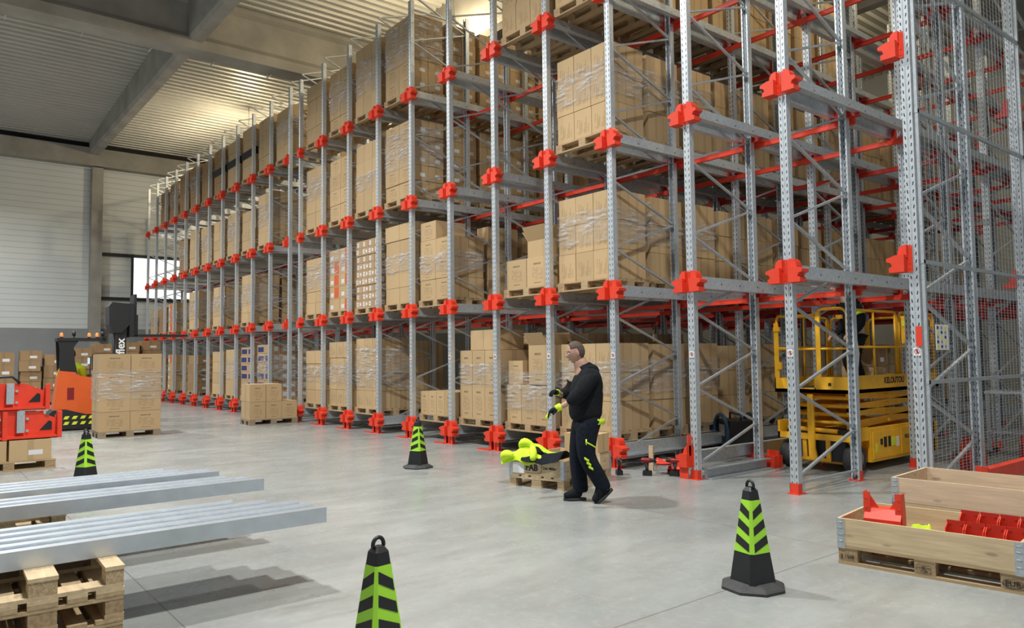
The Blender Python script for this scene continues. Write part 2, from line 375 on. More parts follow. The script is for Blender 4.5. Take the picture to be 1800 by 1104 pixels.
# wall across the far (left) end of the hall
b = MB(); b.box(-38.3, -38, -16, 22, 0, 3.08); struct(b.build('trim_plinth', 'plinth'))
WY0, WY1 = 0.08, 2.9; WZ0, WZ1 = 4.55, 6.4
b = MB()
b.box(-38.3, -38.02, -16, WY0, 3.08, 10.35); b.box(-38.3, -38.02, WY1, 22, 3.08, 10.35)
b.box(-38.3, -38.02, WY0, WY1, 3.08, WZ0); b.box(-38.3, -38.02, WY0, WY1, WZ1, 10.35)
struct(b.build('wall_left', 'panel'))
g = MB(); g.box(-38.22, -38.16, WY0, WY1, WZ0, WZ1); wn = struct(g.build('window_1', 'glass'))
g = MB()
for y in (-1.15, WY0-0.05, WY1): g.box(-38.02, -37.94, y, y+0.1, 3.1, 6.55) if y > 0 else None
for z in (WZ0-0.16, WZ1): g.box(-38.02, -37.93, -1.2, 8, z, z+0.14)
struct(g.build('trim_window_rails', 'black'))
b = MB()
for y in (-1.70, -7.9, 5.6): b.box(-38.0, -37.55, y, y+0.44, 0, 10.3)
struct(b.build('trim_wall_columns', 'concrete'))
b = MB(); b.box(-38.3, -37.5, -16, 22, 10.35, 11.15); struct(b.build('trim_eaves_beam', 'concrete'))
b = MB(); b.box(-38.25, -37.9, -16, 22, 11.15, 11.6); struct(b.build('trim_eaves_gap', 'darkgap'))
b = MB(); b.box(-38.0, 9, 21.7, 22, 0, 14); struct(b.build('wall_back', 'panelgrey'))
# corrugated roof: ribs run along y, stepped in x
def roof(x0, x1, name):
    b = MB(); pitch = 0.333; x = x0; prof = []
    while x < x1:
        z = zc(x); prof += [(x, z), (x+0.15, z), (x+0.20, z+0.16), (x+0.29, z+0.16)]; x += pitch
    k = len(b.v)
    for y in (-16, 22):
        b.v += [(px, y, pz) for px, pz in prof]
    n = len(prof)
    for i in range(n-1): b.face((k+i, k+i+1, k+n+i+1, k+n+i))
    return struct(b.build(name, 'roofsheet'))
roof(-38.2, -22.7, 'ceiling'); roof(-22.6, 9, 'ceiling_right')
b = MB(); b.box(-39, 9.5, -16.3, 22.3, 14.2, 14.4); struct(b.build('ceiling_deck', 'darkgap'))
# main girder along y and the purlin beams along x
b = MB()
b.prism([(-23.05, 10.62), (-22.3, 10.62), (-22.3, 10.92), (-22.5, 11.12), (-22.5, 12.0), (-22.35, 12.1), (-22.35, 12.4), (-23.0, 12.4), (-23.0, 12.1), (-22.85, 12.0), (-22.85, 11.12), (-23.05, 10.92)], 'y', -16, 22)
b.prism([(-7.75, 10.8), (-7.0, 10.8), (-7.0, 11.1), (-7.2, 11.3), (-7.2, 12.8), (-7.55, 12.8), (-7.55, 11.3), (-7.75, 11.1)], 'y', 4.5, 22)
struct(b.build('trim_girder', 'concrete'))
b = MB()
for y, x0 in ((-1.62, -37.6), (-9.0, -37.6), (4.75, -37.6), (12.0, -37.6)):
    for xa, xb in ((x0, -22.9), (-22.45, 6)):
        za = 10.85; k = len(b.v)
        w2 = 0.22
        pa = [(y-w2*0.7, za), (y+w2*0.7, za), (y+w2, za+0.12), (y+w2, 13), (y-w2, 13), (y-w2, za+0.12)]
        if xa < -23: b.prism([(p[0], min(p[1], 12.3) if p[1] > 12 else p[1]) for p in pa], 'x', xa, xb)
        else: b.prism(pa, 'x', xa, xb)
struct(b.build('trim_roof_beams', 'concrete'))
b = MB()
for i in range(9):
    y = -6.2 + i*1.75; b.box(-23.35, -22.95, y, y+0.03, 10.60, 10.63)
struct(b.build('trim_girder_brackets', 'steel'))

# high-bay lamps
def lamp(x, y, z, label, k=1.0):
    t = thing('high_bay_lamp', label, 'lamp', (x, y, z), 0, 'high bay lamps')
    b = MB(); b.lathe([(0.05*k, 0.42), (0.09*k, 0.40), (0.10*k, 0.2), (0.24*k, 0.08), (0.25*k, 0.05)], 16); b.build('housing', 'steel', t)
    b = MB(); b.tube([(0, 0, 0.4), (0, 0, zc(x)-z-(.04 if x > -29.9 else 0))], 0.012, 6); b.build('suspension_rod', 'steel', t)
    b = MB(); b.lathe([(0.22*k, 0.045), (0.22*k, 0.055)], 16); b.build('lens', 'lens', t)
    return t
for i, (x, y) in enumerate(AISLE_LAMPS): lamp(x, y, 10.38, 'round high bay lamp over the aisle, %s from the far wall' % ORD[i])
for i, (x, y, z, p) in enumerate(RACK_LAMPS): lamp(x, y, z+0.22, 'warm round high bay lamp above the racking, %s from the far wall' % ['farthest', 'second', 'fourth', 'third', 'nearest', 'rearmost'][i], 0.5)

# ---------------------------------------------------------------- racking
PX = 1.40
def XA(k): return -4.77 - PX*k                 # near block lines, k = -1..10
def XB(j): return -19.471 - PX*j                # far block lines, j = 0..11
ZB = [0.15, 2.4165, 4.6444, 6.8976]            # underside of brackets per level
TOPZ = 9.02
C_PROF = [(-.05, 0), (-.010, 0), (0, .009), (.010, 0), (.05, 0), (.05, .085), (.028, .085), (.028, .080), (.045, .080), (.045, .005), (.012, .005), (0, .014), (-.012, .005), (-.045, .005), (-.045, .080), (-.028, .080), (-.028, .085), (-.05, .085)]
def prof_mesh(name, flip, z0=0.0, z1=TOPZ):
    b = MB(); b.prism([(x, -y if flip else y) for x, y in C_PROF], 'z', z0, z1); return b.mesh(name, 'slotted')
ME_UP = prof_mesh('upright', False); ME_UPR = prof_mesh('upright_rear', True)
def bar_mesh(name, a, c, w=0.034, h=0.026, m='steel'):
    a, c = Vector(a), Vector(c); d = c-a; L = d.length; d.normalize(); q = Vector((1, 0, 0)); n = d.cross(q)
    b = MB(); co = []
    for t in (a, c):
        for sx, sn in ((-1, -1), (1, -1), (1, 1), (-1, 1)): co.append(t+q*sx*w/2+n*sn*h/2)
    b.quadbox([co[0], co[1], co[2], co[3], co[4], co[5], co[6], co[7]]); return b.mesh(name, m)
DEP = 1.48
ME_BU = bar_mesh('brace', (0, .06, 0), (0, DEP-.06, 0.46)); ME_BD = bar_mesh('brace_down', (0, DEP-.06, 0), (0, .06, 0.52)); ME_BH = bar_mesh('brace_level', (0, .05, 0), (0, DEP-.05, 0))
def foot_mesh():
    b = MB(); b.box(-.075, .075, -.045, .125, 0, .008); b.box(-.056, .056, -.008, -.002, .008, .12); b.box(-.058, -.052, -.008, .06, .008, .12); b.box(.052, .058, -.008, .06, .008, .12)
    for x in (-.062, .062): b.lathe([(.008, .008), (.008, .02)], 6, (x, .1, 0))
    return b.mesh('foot', 'red')
ME_FT = foot_mesh()
HALF = [(0.052, 0.0), (0.215, 0.0), (0.215, 0.052), (0.175, 0.066), (0.19, 0.098), (0.225, 0.112), (0.225, 0.150), (0.135, 0.172), (0.125, 0.205), (0.105, 0.245), (0.075, 0.268), (0.052, 0.272)]
def half_bracket(side, y0=-0.075, y1=0.10, m='red'):
    """folded steel support: front web, top shoulder, side plate with bolts"""
    b = MB()
    wing = [(.052, 0), (.205, 0), (.205, .050), (.172, .064), (.186, .100), (.230, .114), (.230, .146), (.140, .176), (.052, .176)]
    b.prism([(side*x, z) for x, z in wing], 'y', -.095, .055)
    b.prism([(side*x, z) for x, z in ((.045, .15), (.135, .15), (.135, .20), (.126, .235), (.108, .262), (.085, .275), (.045, .280))], 'y', -.045, .075)
    # face plate lapping the upright
    b.box(min(side*.004, side*.056), max(side*.004, side*.056), -.012, -.002, 0.0, 0.272)
    for zz in (0.03, 0.09): b.lathe([(.007, -.006), (.007, 0)], 6, (side*.03, -.012, zz), 'y')
    for xx in (0.08, 0.13, 0.18): b.lathe([(.006, -.005), (.006, .002)], 6, (side*xx, y0+.0, 0.028), 'y')
    me = b.mesh('support_bracket', m); return me
ME_HL = half_bracket(-1); ME_HR = half_bracket(1)
def low_legs():
    b = MB()
    for x in (-.105, .105):
        b.box(x-.035, x+.035, -.05, -.044, 0, .17); b.box(x-.035, x-.03, -.05, .05, 0, .17); b.box(x-.05, x+.05, -.06, .06, 0, .006)
    b.box(-.02, .02, -.03, -.02, 0, .16)
    b.box(-.40, -.05, -.12, -.045, 0, .018)
    return b.mesh('floor_stand', 'red')
ME_LL = low_legs()
def gusset(side):
    b = MB(); b.prism([(side*.05, 0), (side*.20, 0), (side*.20, .05), (side*.14, .06), (side*.12, .17), (side*.08, .23), (side*.05, .24)], 'y', -.004, .004)
    b.box(min(side*.05, side*.20), max(side*.05, side*.20), -.05, .05, -.006, .0)
    b.box(min(side*.05, side*.056), max(side*.05, side*.056), -.05, .05, 0, .22); return b.mesh('gusset', 'deep_red')
ME_GL, ME_GR = gusset(-1), gusset(1)
def sticker_mesh():
    b = MB(); b.box(-.034, .034, -.0035, -.0015, 0, .085); return b.mesh('warning_sticker', 'white')
ME_ST = sticker_mesh()
def sticker_mark():
    b = MB(); n = 20; pts = [(0.024*math.cos(2*math.pi*i/n), -.0045, .043+.024*math.sin(2*math.pi*i/n)) for i in range(n)]
    b.tube(pts, .003, 5, closed=True); b.tube([(-.017, -.0045, .060), (.017, -.0045, .026)], .003, 5); return b.mesh('prohibition_sign', 'deep_red')
ME_SM = sticker_mark()
def sticker_fig():
    b = MB(); b.lathe([(.006, -.001), (.006, .0)], 8, (0.002, -.004, .056), 'y'); b.box(-.006, .008, -.0048, -.0038, .028, .05); b.box(.004, .014, -.0048, -.0038, .036, .042); return b.mesh('pictogram', 'black')
ME_SF = sticker_fig()

def frame(x, y, label, group, front, levels_l, levels_r, ground=(True, True), sticker=False, feet=True):
    t = thing('rack_truss', label, 'rack frame', (x, y, 0), 0, group)
    link('upright', ME_UP, t); link('upright', ME_UPR, t, (0, DEP, 0))
    z = 0.18
    link('brace', ME_BH, t, (0, 0, .12))
    while z < 8.2:
        link('brace', ME_BU, t, (0, 0, z)); link('brace', ME_BD, t, (0, 0, z+0.47)); z += 1.0
    link('brace', ME_BU, t, (0, 0, z)); link('brace', ME_BH, t, (0, 0, 8.86))
    link('foot', ME_FT, t); link('foot', ME_FT, t, (0, DEP, 0), (0, 0, math.pi))
    for lv in range(4):
        for side, lst, me, ga in ((-1, levels_l, ME_HL, ME_GL), (1, levels_r, ME_HR, ME_GR)):
            if lv in lst:
                if front: link('support_bracket', me, t, (0, 0, ZB[lv]))
                else: link('gusset', ga, t, (0, .02, ZB[lv]-.01))
                if x < XA(-1)-.5: link('gusset', ga, t, (0, DEP-.02, ZB[lv]-.01))
    if front and 0 in levels_l and 0 in levels_r: link('floor_stand', ME_LL, t)
    if sticker:
        s = link('warning_sticker', ME_ST, t, (0, 0, 1.565)); link('prohibition_sign', ME_SM, s); link('pictogram', ME_SF, s)
    return t
for k in range(-1, 11):
    ll = [0, 1, 2, 3]; rr = [0, 1, 2, 3]
    if k == -1: ll, rr = [1, 2, 3], []
    if k == 0: ll, rr = [1, 2, 3], [1, 2, 3]
    if k == 1: rr = [1, 2, 3]
    if k == 10: ll = []
    frame(XA(k), 0, 'front galvanised rack frame, %s line from the right of the near block' % ORD[k+1], 'front rack frames', True, ll, rr, sticker=(k < 9))
for j in range(0, 12):
    frame(XB(j), 0, 'front galvanised rack frame, %s line of the far block' % ORD[j], 'front rack frames', True, [] if j == 11 else [0, 1, 2, 3], [] if j == 0 else [0, 1, 2, 3], sticker=False)
FY = [3.06, 6.12, 9.18, 12.24]
for n, y in enumerate(FY):
    kmax = [7, 7, 6, 6][n]
    for k in range(-1 if n == 0 else 0, kmax+1):
        lv = [1, 2, 3] + ([0] if k >= 2 else [])
        frame(XA(k), y, 'inner rack frame, %s row back, %s line from the right of the near block' % (ORD[n+1], ORD[k+1]), 'inner rack frames', False, lv, lv if k > -1 else [])
for j in range(0, 6):
    frame(XB(j), 3.06, 'inner rack frame, second row back, %s line of the far block' % ORD[j], 'inner rack frames', False, [0, 1, 2, 3], [0, 1, 2, 3])

# pallet rails running into the lanes
def rail_mesh(name, y0, y1, m='bright_steel'):
    b = MB(); th = .004
    P = [(.050, .196), (.126, .196), (.126, .030), (.215, .030), (.215, .052), (.211, .052), (.211, .034), (.130, .034), (.130, .200), (.050, .200)]
    b.prism(P, 'y', y0, y1); return b.mesh(name, m)
ME_RAIL = {}
for L in (13.4, 3.2):
    ME_RAIL[L] = rail_mesh('pallet_rail', 0.02, L)
    b = MB()
    P = [(.050, .196), (.126, .196), (.126, .030), (.215, .030), (.215, .052), (.211, .052), (.211, .034), (.130, .034), (.130, .200), (.050, .200)]
    b.prism([(-x, z) for x, z in P], 'y', 0.02, L); ME_RAIL[-L] = b.mesh('pallet_rail', 'bright_steel')
def hole_mesh(side, L):
    b = MB(); y = 0.5
    while y < L: b.lathe([(.011, -.002), (.011, .002)], 8, (side*.13, y, .115), 'x'); y += 0.42
    return b.mesh('bolt_hole', 'black')
ME_HOLE = {(s, L): hole_mesh(s, L) for s in (-1, 1) for L in (13.4, 3.2)}
LVN = ['ground level', 'first level', 'second level', 'third level']
def rails(x, name, lv, sides, L):
    for s in sides:
        o = link('pallet_rail', ME_RAIL[L if s > 0 else -L], None, (x, 0, ZB[lv]))
        tag(o, 'galvanised pallet rail, %s side of the %s, %s' % ('right' if s > 0 else 'left', name, LVN[lv]), 'pallet rail', 'pallet rails in the racking')
        if lv > 0 and L > 5: h = link('bolt_hole', ME_HOLE[(s, L)], o)
for k in range(-1, 11):
    for lv in range(4):
        sides = []
        if -1 < k < 10 and (lv > 0 or k >= 1): sides.append(-1)
        if k > -1 and (lv > 0 or k >= 2): sides.append(1)
        rails(XA(k), '%s line from the right' % ORD[k+1], lv, sides, 13.4 if k < 8 else 3.2)
for j in range(0, 12):
    for lv in range(4):
        rails(XB(j), '%s line of the far block' % ORD[j], lv, ([-1] if j < 11 else []) + ([1] if j > 0 else []), 3.2)
# red cross beams
RY = [1.56, 2.98, 4.62, 6.04, 7.68, 9.10, 10.74, 12.16]
for lv in range(1, 4):
    for i, y in enumerate(RY):
        b = MB(); b.box(XA(7)-.05 if i > 1 else XA(10)-.05, XA(0)+.09, -.024, .024, -.075, -.005); b.box(XA(7) if i > 1 else XA(10), XA(0), -.030, .030, -.016, -.006)
        for k in range(0, 7): b.box(XA(k)-.07, XA(k)+.07, -.032, .032, -.08, .0)
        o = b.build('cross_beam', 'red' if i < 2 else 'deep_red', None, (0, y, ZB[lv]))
        tag(o, 'long red cross beam, near block, %s, %s one back from the aisle' % (LVN[lv], ORD[i]), 'beam', 'red cross beams')
for lv in range(1, 4):
    for i, y in enumerate(RY[:2]):
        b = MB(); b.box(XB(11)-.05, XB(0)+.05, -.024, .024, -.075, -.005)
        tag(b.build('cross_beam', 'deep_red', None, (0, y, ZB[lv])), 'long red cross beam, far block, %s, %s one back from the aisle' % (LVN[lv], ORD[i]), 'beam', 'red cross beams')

# mesh guard on the outer side of the right-most line
t = thing('mesh_guard', 'grey wire mesh guard screen closing the right end of the racking', 'mesh screen', (XA(-1)+.08, 0, 0))
MG = 3.05
for z in (0.06, 1.30, 2.51, 4.05, 5.53, 7.1, 8.6):
    b = MB(); b.box(0, .03, -.02, MG, z-.02, z+.02); b.build('rail', 'steel', t)
for y in (0.0, MG-.03):
    b = MB(); b.box(0, .03, y-.015, y+.02, 0.02, 8.8); b.build('post', 'steel', t)
b = MB(); z = 0.1
while z < 8.6:
    b.box(.012, .0145, 0, MG, z, z+.0026); z += .032 if z < 2.5 else .055
y = 0.05
while y < MG:
    b.box(.0145, .017, y, y+.0026, .06, 8.6); y += .10
o = b.build('wire_mesh', 'steel', t)

# ---------------------------------------------------------------- pallets
def pallet_parts(t, m='oldwood', split=True, blocks=True):
    """EUR pallet, origin at centre of its underside; 1.2 along x, 0.8 along y"""
    mk = []
    for y, wd in ((-.35, .10), (0, .145), (.35, .10)): mk.append(('bottom_board', (-.6, .6, y-wd/2, y+wd/2, 0, .022)))
    for x, wx in ((-.5275, .145), (0, .145), (.5275, .145)):
        for y, wd in ((-.35, .10), (0, .145), (.35, .10)): mk.append(('block', (x-wx/2, x+wx/2, y-wd/2, y+wd/2, .022, .10)))
        mk.append(('stringer', (x-.0725, x+.0725, -.4, .4, .10, .122)))
    for y, wd in ((-.3275, .145), (-.165, .10), (0, .145), (.165, .10), (.3275, .145)): mk.append(('top_board', (-.6, .6, y-wd/2, y+wd/2, .122, .144)))
    if split:
        for nm, bx in mk:
            if nm == 'block': bx = (bx[0]+.004, bx[1]-.004, bx[2]+.004, bx[3]-.004, bx[4], bx[5])
            if nm == 'stringer': bx = (bx[0]+.002, bx[1]-.002, bx[2]+.006, bx[3]-.006, bx[4], bx[5])
            b = MB(); b.box(*bx); b.build(nm, m if nm != 'block' else ('blockwood' if m == 'wood' else 'darkblock'), t)
    else:
        b = MB()
        for nm, bx in mk: b.box(*bx)
        return b
ME_PAL = {}
for m in ('oldwood', 'greywood', 'wood'):
    ME_PAL[m] = pallet_parts(None, m, False).mesh('pallet', m)
def pallet(x, y, z, rz, label, m='oldwood', group='pallets in the racking', flip=False):
    o = link('pallet', ME_PAL[m], None, (x, y, z), (math.pi if flip else 0, 0, rz)); return tag(o, label, 'pallet', group)

# ---------------------------------------------------------------- cartons
CARTONS = []   # (dist, cx, cy, z, w, d, h, rz, variant, label)
def carton(cx, cy, z, wx, dy, h, var, label, rz=0.0, group=None, force=False):
    d = (Vector((cx, cy, z))-CAM).length
    CARTONS.append([d if not force else d*0.1, cx, cy, z, wx, dy, h, rz, var, label, group])
LV2 = ['ground-level', 'first-level', 'second-level', 'third-level']
def bayname(blk, b):
    return ('%s bay from the right' % ORD[b+1]) if blk == 'A' else ('%s bay of the far block' % ORD[b])
def loadstack(blk, b, lv, nx, ny, nz, htot, var, depth=0, wid=1.16, dd=0.76, dx=0.0, wrap=None, pm='oldwood', cols=None, seen='frs'):
    """a palletful of cartons in bay b (between line b on the right and b+1 on the left)"""
    xr = XA(b) if blk == 'A' else XB(b); cx = xr-PX/2+dx; zp = ZB[lv]+0.20
    cy = 0.53 + depth*0.87
    dn = '' if depth == 0 else (', %s pallet deep' % ORD[depth])
    pallet(cx, cy, zp, 0, 'wooden pallet under the %s load, %s%s' % (LV2[lv], bayname(blk, b), dn), pm)
    z0 = zp+.144; hx = wid/nx; hy = dd/ny; hz = htot/nz
    rng = random.Random(hash((blk, b, lv, depth)) % 10007 if False else (b*131+lv*17+depth*7+(5 if blk == 'A' else 900)))
    COLN = {1: [''], 2: ['left', 'right'], 3: ['left', 'middle', 'right'], 4: ['left', 'centre-left', 'centre-right', 'right']}
    for kz in range(nz):
        if nz == 1: layer = 'single layer'
        elif kz == 0: layer = 'bottom layer'
        elif kz == nz-1: layer = 'top layer'
        else: layer = '%s layer' % ORD[kz]
        jx = rng.uniform(-.008, .008); jy = rng.uniform(-.01, .01)
        for ix in range(nx):
            for iy in range(ny):
                vis = (iy == 0 and depth == 0) or ix == nx-1 or (kz == nz-1 and z0+htot < 2.0 and depth < 2)
                if not vis: continue
                if cols and not cols(ix, iy, kz): continue
                row = 'front' if iy == 0 else ('rear' if iy == ny-1 else 'middle')
                lb = 'brown carton, %s, %s %s, %s load, %s%s' % (layer, row, COLN.get(nx, [''])[ix] if nx in COLN else 'row', LV2[lv], bayname(blk, b), dn)
                lb = lb.replace(' ,', ',').replace('  ', ' ')
                carton(cx-wid/2+hx*(ix+.5)+jx+rng.uniform(-.003, .003), cy-dd/2+hy*(iy+.5)+jy, z0+hz*kz, hx-.011, hy-.010, hz-.006, var, lb, rng.uniform(-.006, .006), 'cartons stacked in the racking')
    if wrap:
        za, zb = wrap; wrapfilm(cx, cy, z0+za*htot, z0+zb*htot, wid+.03, dd+.035, 'clear stretch film around the %s load, %s%s' % (LV2[lv], bayname(blk, b), dn))
def wrapfilm(cx, cy, z0, z1, wx, dy, label, rz=0):
    b = MB(); nz = 6; per = []
    n = 10
    for i in range(n): per.append((-wx/2+wx*i/n, -dy/2))
    for i in range(n): per.append((wx/2, -dy/2+dy*i/n))
    for i in range(n): per.append((wx/2-wx*i/n, dy/2))
    for i in range(n): per.append((-wx/2, dy/2-dy*i/n))
    N = len(per); rg = random.Random(int(abs(cx*100+cy*37+z0*11)))
    for q in range(nz+1):
        for i, (x, y) in enumerate(per):
            s = 1+rg.uniform(-.003, .004); zz = z0+(z1-z0)*q/nz + (rg.uniform(-.02, .02) if q in (0, nz) else 0)
            b.v.append((x*s, y*s, zz-z0))
    for q in range(nz):
        for i in range(N): b.face((q*N+i, q*N+(i+1) % N, (q+1)*N+(i+1) % N, (q+1)*N+i), True)
    o = b.build('stretch_film', 'film', None, (cx, cy, z0), (0, 0, rz)); return tag(o, label, 'plastic film', 'stretch film around pallet loads')

# near block, bay 2 : full lane of tall loads on all levels
for lv in range(4):
    h = [1.30, 1.33, 1.37, 1.62][lv]
    for dpt in range(0, 15):
        if lv == 3 and dpt > 8: continue
        hh = h*(1 if dpt == 0 else (0.97, 0.99, 1.0)[dpt % 3])
        loadstack('A', 2, lv, 3, 2, 3, hh, 'bars', dpt, wrap=(.42, .80) if dpt < 3 else None, pm='oldwood' if dpt < 2 else 'greywood')
# ground level
for dpt in range(1, 4): loadstack('A', 6, 0, 2, 3, 4, 1.5, 'bars', dpt+1)
loadstack('A', 7, 0, 3, 3, 4, 1.57, 'bars', 0, wrap=(.30, .85)); loadstack('A', 7, 0, 3, 3, 4, 1.5, 'bars', 1)
loadstack('A', 8, 0, 3, 2, 4, 1.52, 'bars', 0, wrap=(.35, .65)); loadstack('A', 9, 0, 2, 2, 4, 1.33, 'plain', 0, wrap=(.4, .7))
for dpt in (1, 2, 3): loadstack('A', 5, 0, 3, 2, 3, 1.3, 'bars', dpt+1); loadstack('A', 4, 0, 3, 2, 3, 1.45, 'bars', dpt); loadstack('A', 3, 0, 3, 2, 3, 1.5, 'bars', dpt)
loadstack('A', 5, 0, 4, 1, 1, 0.45, 'text', 0)
loadstack('A', 4, 0, 3, 1, 2, 1.24, 'text', 0, wrap=(.48, .80))
cx, cy = XA(4)-.70, .53
for i, (dx_, dy_) in enumerate(((-.10, -.02), (.30, -.02))):
    carton(cx+dx_, cy+dy_, ZB[0]+.344+1.24, .39, .62, .36, 'plain', 'plain carton topping the fifth bay ground load, %s of two' % ('left', 'right')[i], 0, 'cartons stacked in the racking')
loadstack('A', 3, 0, 3, 1, 1, 0.64, 'text', 0, wrap=(.35, 1.35))
cx, z = XA(3)-.70, ZB[0]+.344
carton(cx-.38, .45, z+.64, .38, .5, .40, 'text', 'square carton standing left on the wrapped row behind the hi-vis jacket', 0, 'cartons stacked in the racking')
carton(cx-.16, .80, z+.64, .38, .30, .80, 'plain', 'tall plain carton behind the open one, fourth bay ground load', 0, 'cartons stacked in the racking')
# open carton
def open_carton(x, y, z, wx, dy, h, rz, label, var='text'):
    t = thing('open_carton', label, 'carton', (x, y, z), rz); b = MB(); th = .006
    b.box(-wx/2, wx/2, -dy/2, -dy/2+th, 0, h); b.box(-wx/2, wx/2, dy/2-th, dy/2, 0, h); b.box(-wx/2, -wx/2+th, -dy/2+th, dy/2-th, 0, h); b.box(wx/2-th, wx/2, -dy/2+th, dy/2-th, 0, h); b.box(-wx/2, wx/2, -dy/2, dy/2, 0, th)
    b.build('body', 'cb_'+var, t)
    for i, (px, py, ax, ay, lx, ang) in enumerate(((0, -dy/2, 1, 0, dy*.5, R(118)), (0, dy/2, 1, 0, dy*.5, R(70)), (-wx/2, 0, 0, 1, dy*.45, R(130)), (wx/2, 0, 0, 1, dy*.45, R(60)))):
        b = MB()
        if ax: mt = Matrix.Translation((0, py, h)) @ Matrix.Rotation(ang if py < 0 else ang, 4, 'X'); b.box(-wx/2, wx/2, 0, lx, -th/2, th/2, mt)
        else: mt = Matrix.Translation((px, 0, h)) @ Matrix.Rotation(-ang, 4, 'Y'); b.box(0, lx, -dy/2, dy/2, -th/2, th/2, mt)
        b.build('flap', 'cb_in', t)
    return t
open_carton(cx+.27, .36, z+.64, .46, .44, .66, 0, 'tall open carton with raised flaps on the wrapped row behind the worker')
# first level
loadstack('A', 3, 1, 2, 1, 1, 0.50, 'text', 0, wid=1.08)
open_carton(XA(3)-.50, .5, ZB[1]+.344+.5, .56, .5, .30, 0, 'open carton on top of the two short cartons, first level, fourth bay', 'plain')
loadstack('A', 5, 1, 2, 2, 3, 1.20, 'text', 0, wrap=(.45, .75))
carton(XA(5)-.70-.29, .53, ZB[1]+.344+1.20, .56, .72, .37, 'text', 'single carton on top left of the first-level load, sixth bay', 0, 'cartons stacked in the racking')
for dpt in (1, 2, 3, 4, 5, 6): loadstack('A', 5, 1, 3, 2, 4, 1.45 if dpt % 2 else 1.3, 'bars', dpt)
loadstack('A', 6, 1, 2, 2, 5, 1.68, 'plain', 0, wrap=(.38, .62)); loadstack('A', 7, 1, 4, 3, 9, 1.55, 'smalllabel', 0); loadstack('A', 8, 1, 2, 2, 5, 1.5, 'orange', 0, wrap=(.6, .98)); loadstack('A', 9, 1, 2, 2, 5, 1.42, 'plain', 0, wrap=(.45, .9))
# second level
for dpt in range(0, 6): loadstack('A', 6, 2, 2, 2, 5, 1.62, 'label', dpt, wrap=(.40, .9) if dpt == 0 else None)
loadstack('A', 7, 2, 3, 2, 4, 1.55, 'plain', 0, wrap=(.3, .55)); loadstack('A', 8, 2, 2, 2, 4, 1.5, 'text', 0); loadstack('A', 9, 2, 2, 2, 4, 1.55, 'plain', 0, wrap=(.45, .85))
# third level
for dpt in range(0, 3): loadstack('A', 3, 3, 3, 2, 3, 1.5, 'bars', dpt)
for dpt in range(0, 6): loadstack('A', 6, 3, 2, 2, 5, 1.62, 'label', dpt, wrap=(.40, .95) if dpt == 0 else None)
loadstack('A', 7, 3, 3, 2, 4, 1.6, 'plain', 0, wrap=(.3, .8)); loadstack('A', 8, 3, 2, 2, 5, 1.45, 'text', 0, wrap=(.3, .8)); loadstack('A', 9, 3, 2, 2, 4, 1.5, 'plain', 0)
# far block
FAR = {0: {1: (2, 3, 6, 1.55, 'blue'), 2: (2, 2, 6, 1.5, 'blue'), 3: (3, 2, 3, 1.45, 'plain'), 4: (2, 2, 4, 1.4, 'plain'), 6: (2, 2, 4, 1.3, 'brown'), 8: (2, 2, 4, 1.35, 'orange'), 9: (2, 2, 4, 1.2, 'brown')},
       1: {2: (2, 2, 5, 1.45, 'plain'), 4: (2, 2, 4, 1.3, 'plain'), 6: (2, 2, 4, 1.35, 'plain'), 8: (2, 2, 3, 1.1, 'orange'), 9: (2, 2, 3, 1.0, 'brown'), 10: (2, 2, 3, .95, 'plain')},
       2: {1: (2, 2, 4, 1.5, 'plain'), 2: (2, 1, 4, 1.2, 'plain'), 3: (2, 2, 4, 1.35, 'text'), 4: (2, 2, 4, 1.3, 'plain'), 5: (2, 2, 3, 1.3, 'text'), 6: (2, 2, 4, 1.4, 'plain'), 7: (2, 2, 4, 1.2, 'brown')},
       3: {0: (2, 2, 4, 1.4, 'plain'), 1: (2, 2, 4, 1.5, 'text'), 2: (2, 2, 4, 1.55, 'plain'), 3: (2, 2, 4, 1.45, 'plain'), 4: (2, 2, 4, 1.5, 'brown'), 5: (2, 2, 4, 1.4, 'brown'), 6: (2, 2, 4, 1.5, 'brown'), 7: (2, 2, 4, 1.5, 'brown'), 8: (2, 2, 4, 1.4, 'brown'), 9: (2, 2, 4, 1.3, 'brown')}}
for lv, dct in FAR.items():
    for j, (nx, ny, nz, h, var) in dct.items():
        loadstack('B', j, lv, nx, ny, nz, h, var, 0, wrap=(.35, .8) if (j+lv) % 2 and not (lv == 3 and j in (2, 3, 4)) else None, pm='oldwood')
        if (j-1) not in dct and j < 5:
            loadstack('B', j, lv, nx, ny, nz, h*.96, var, 1)

for j in (2, 3, 4):
    zb = ZB[3]+.344+.62; b = MB(); ex = .605
    b.box(-ex, ex, -.405, .405, 0, .22)
    o = b.build('wrap_band', 'black', None, (XB(j)-.70, .53, zb)); tag(o, 'black band around the third-level load, %s bay of the far block' % ORD[j], 'black band', 'black bands on top loads')
# free-standing stacks
def palletload(name, x, y, rz, nx, ny, nz, wid, dd, h, var, m='oldwood', z=0.0, cells=None, who=''):
    c, s = math.cos(rz), math.sin(rz)
    pallet(x, y, z, rz, name, m, 'free-standing pallets')
    hx, hy, hz = wid/nx, dd/ny, h/nz
    for kz in range(nz):
        for ix in range(nx):
            for iy in range(ny):
                if cells and not cells(ix, iy, kz): continue
                lx, ly = -wid/2+hx*(ix+.5), -dd/2+hy*(iy+.5)
                lay = 'bottom' if kz == 0 else ('top' if kz == nz-1 else '%s' % ORD[kz])
                carton(x+lx*c-ly*s, y+lx*s+ly*c, z+.144+hz*kz, hx-.008, hy-.008, hz-.005, var, '%s, %s row, %s %s' % (who, lay, ('left', 'middle', 'right')[ix] if nx > 1 else 'single', ('front', 'back', 'rear')[iy]), rz+random.uniform(-.012, .012), 'cartons on free-standing pallets', True)
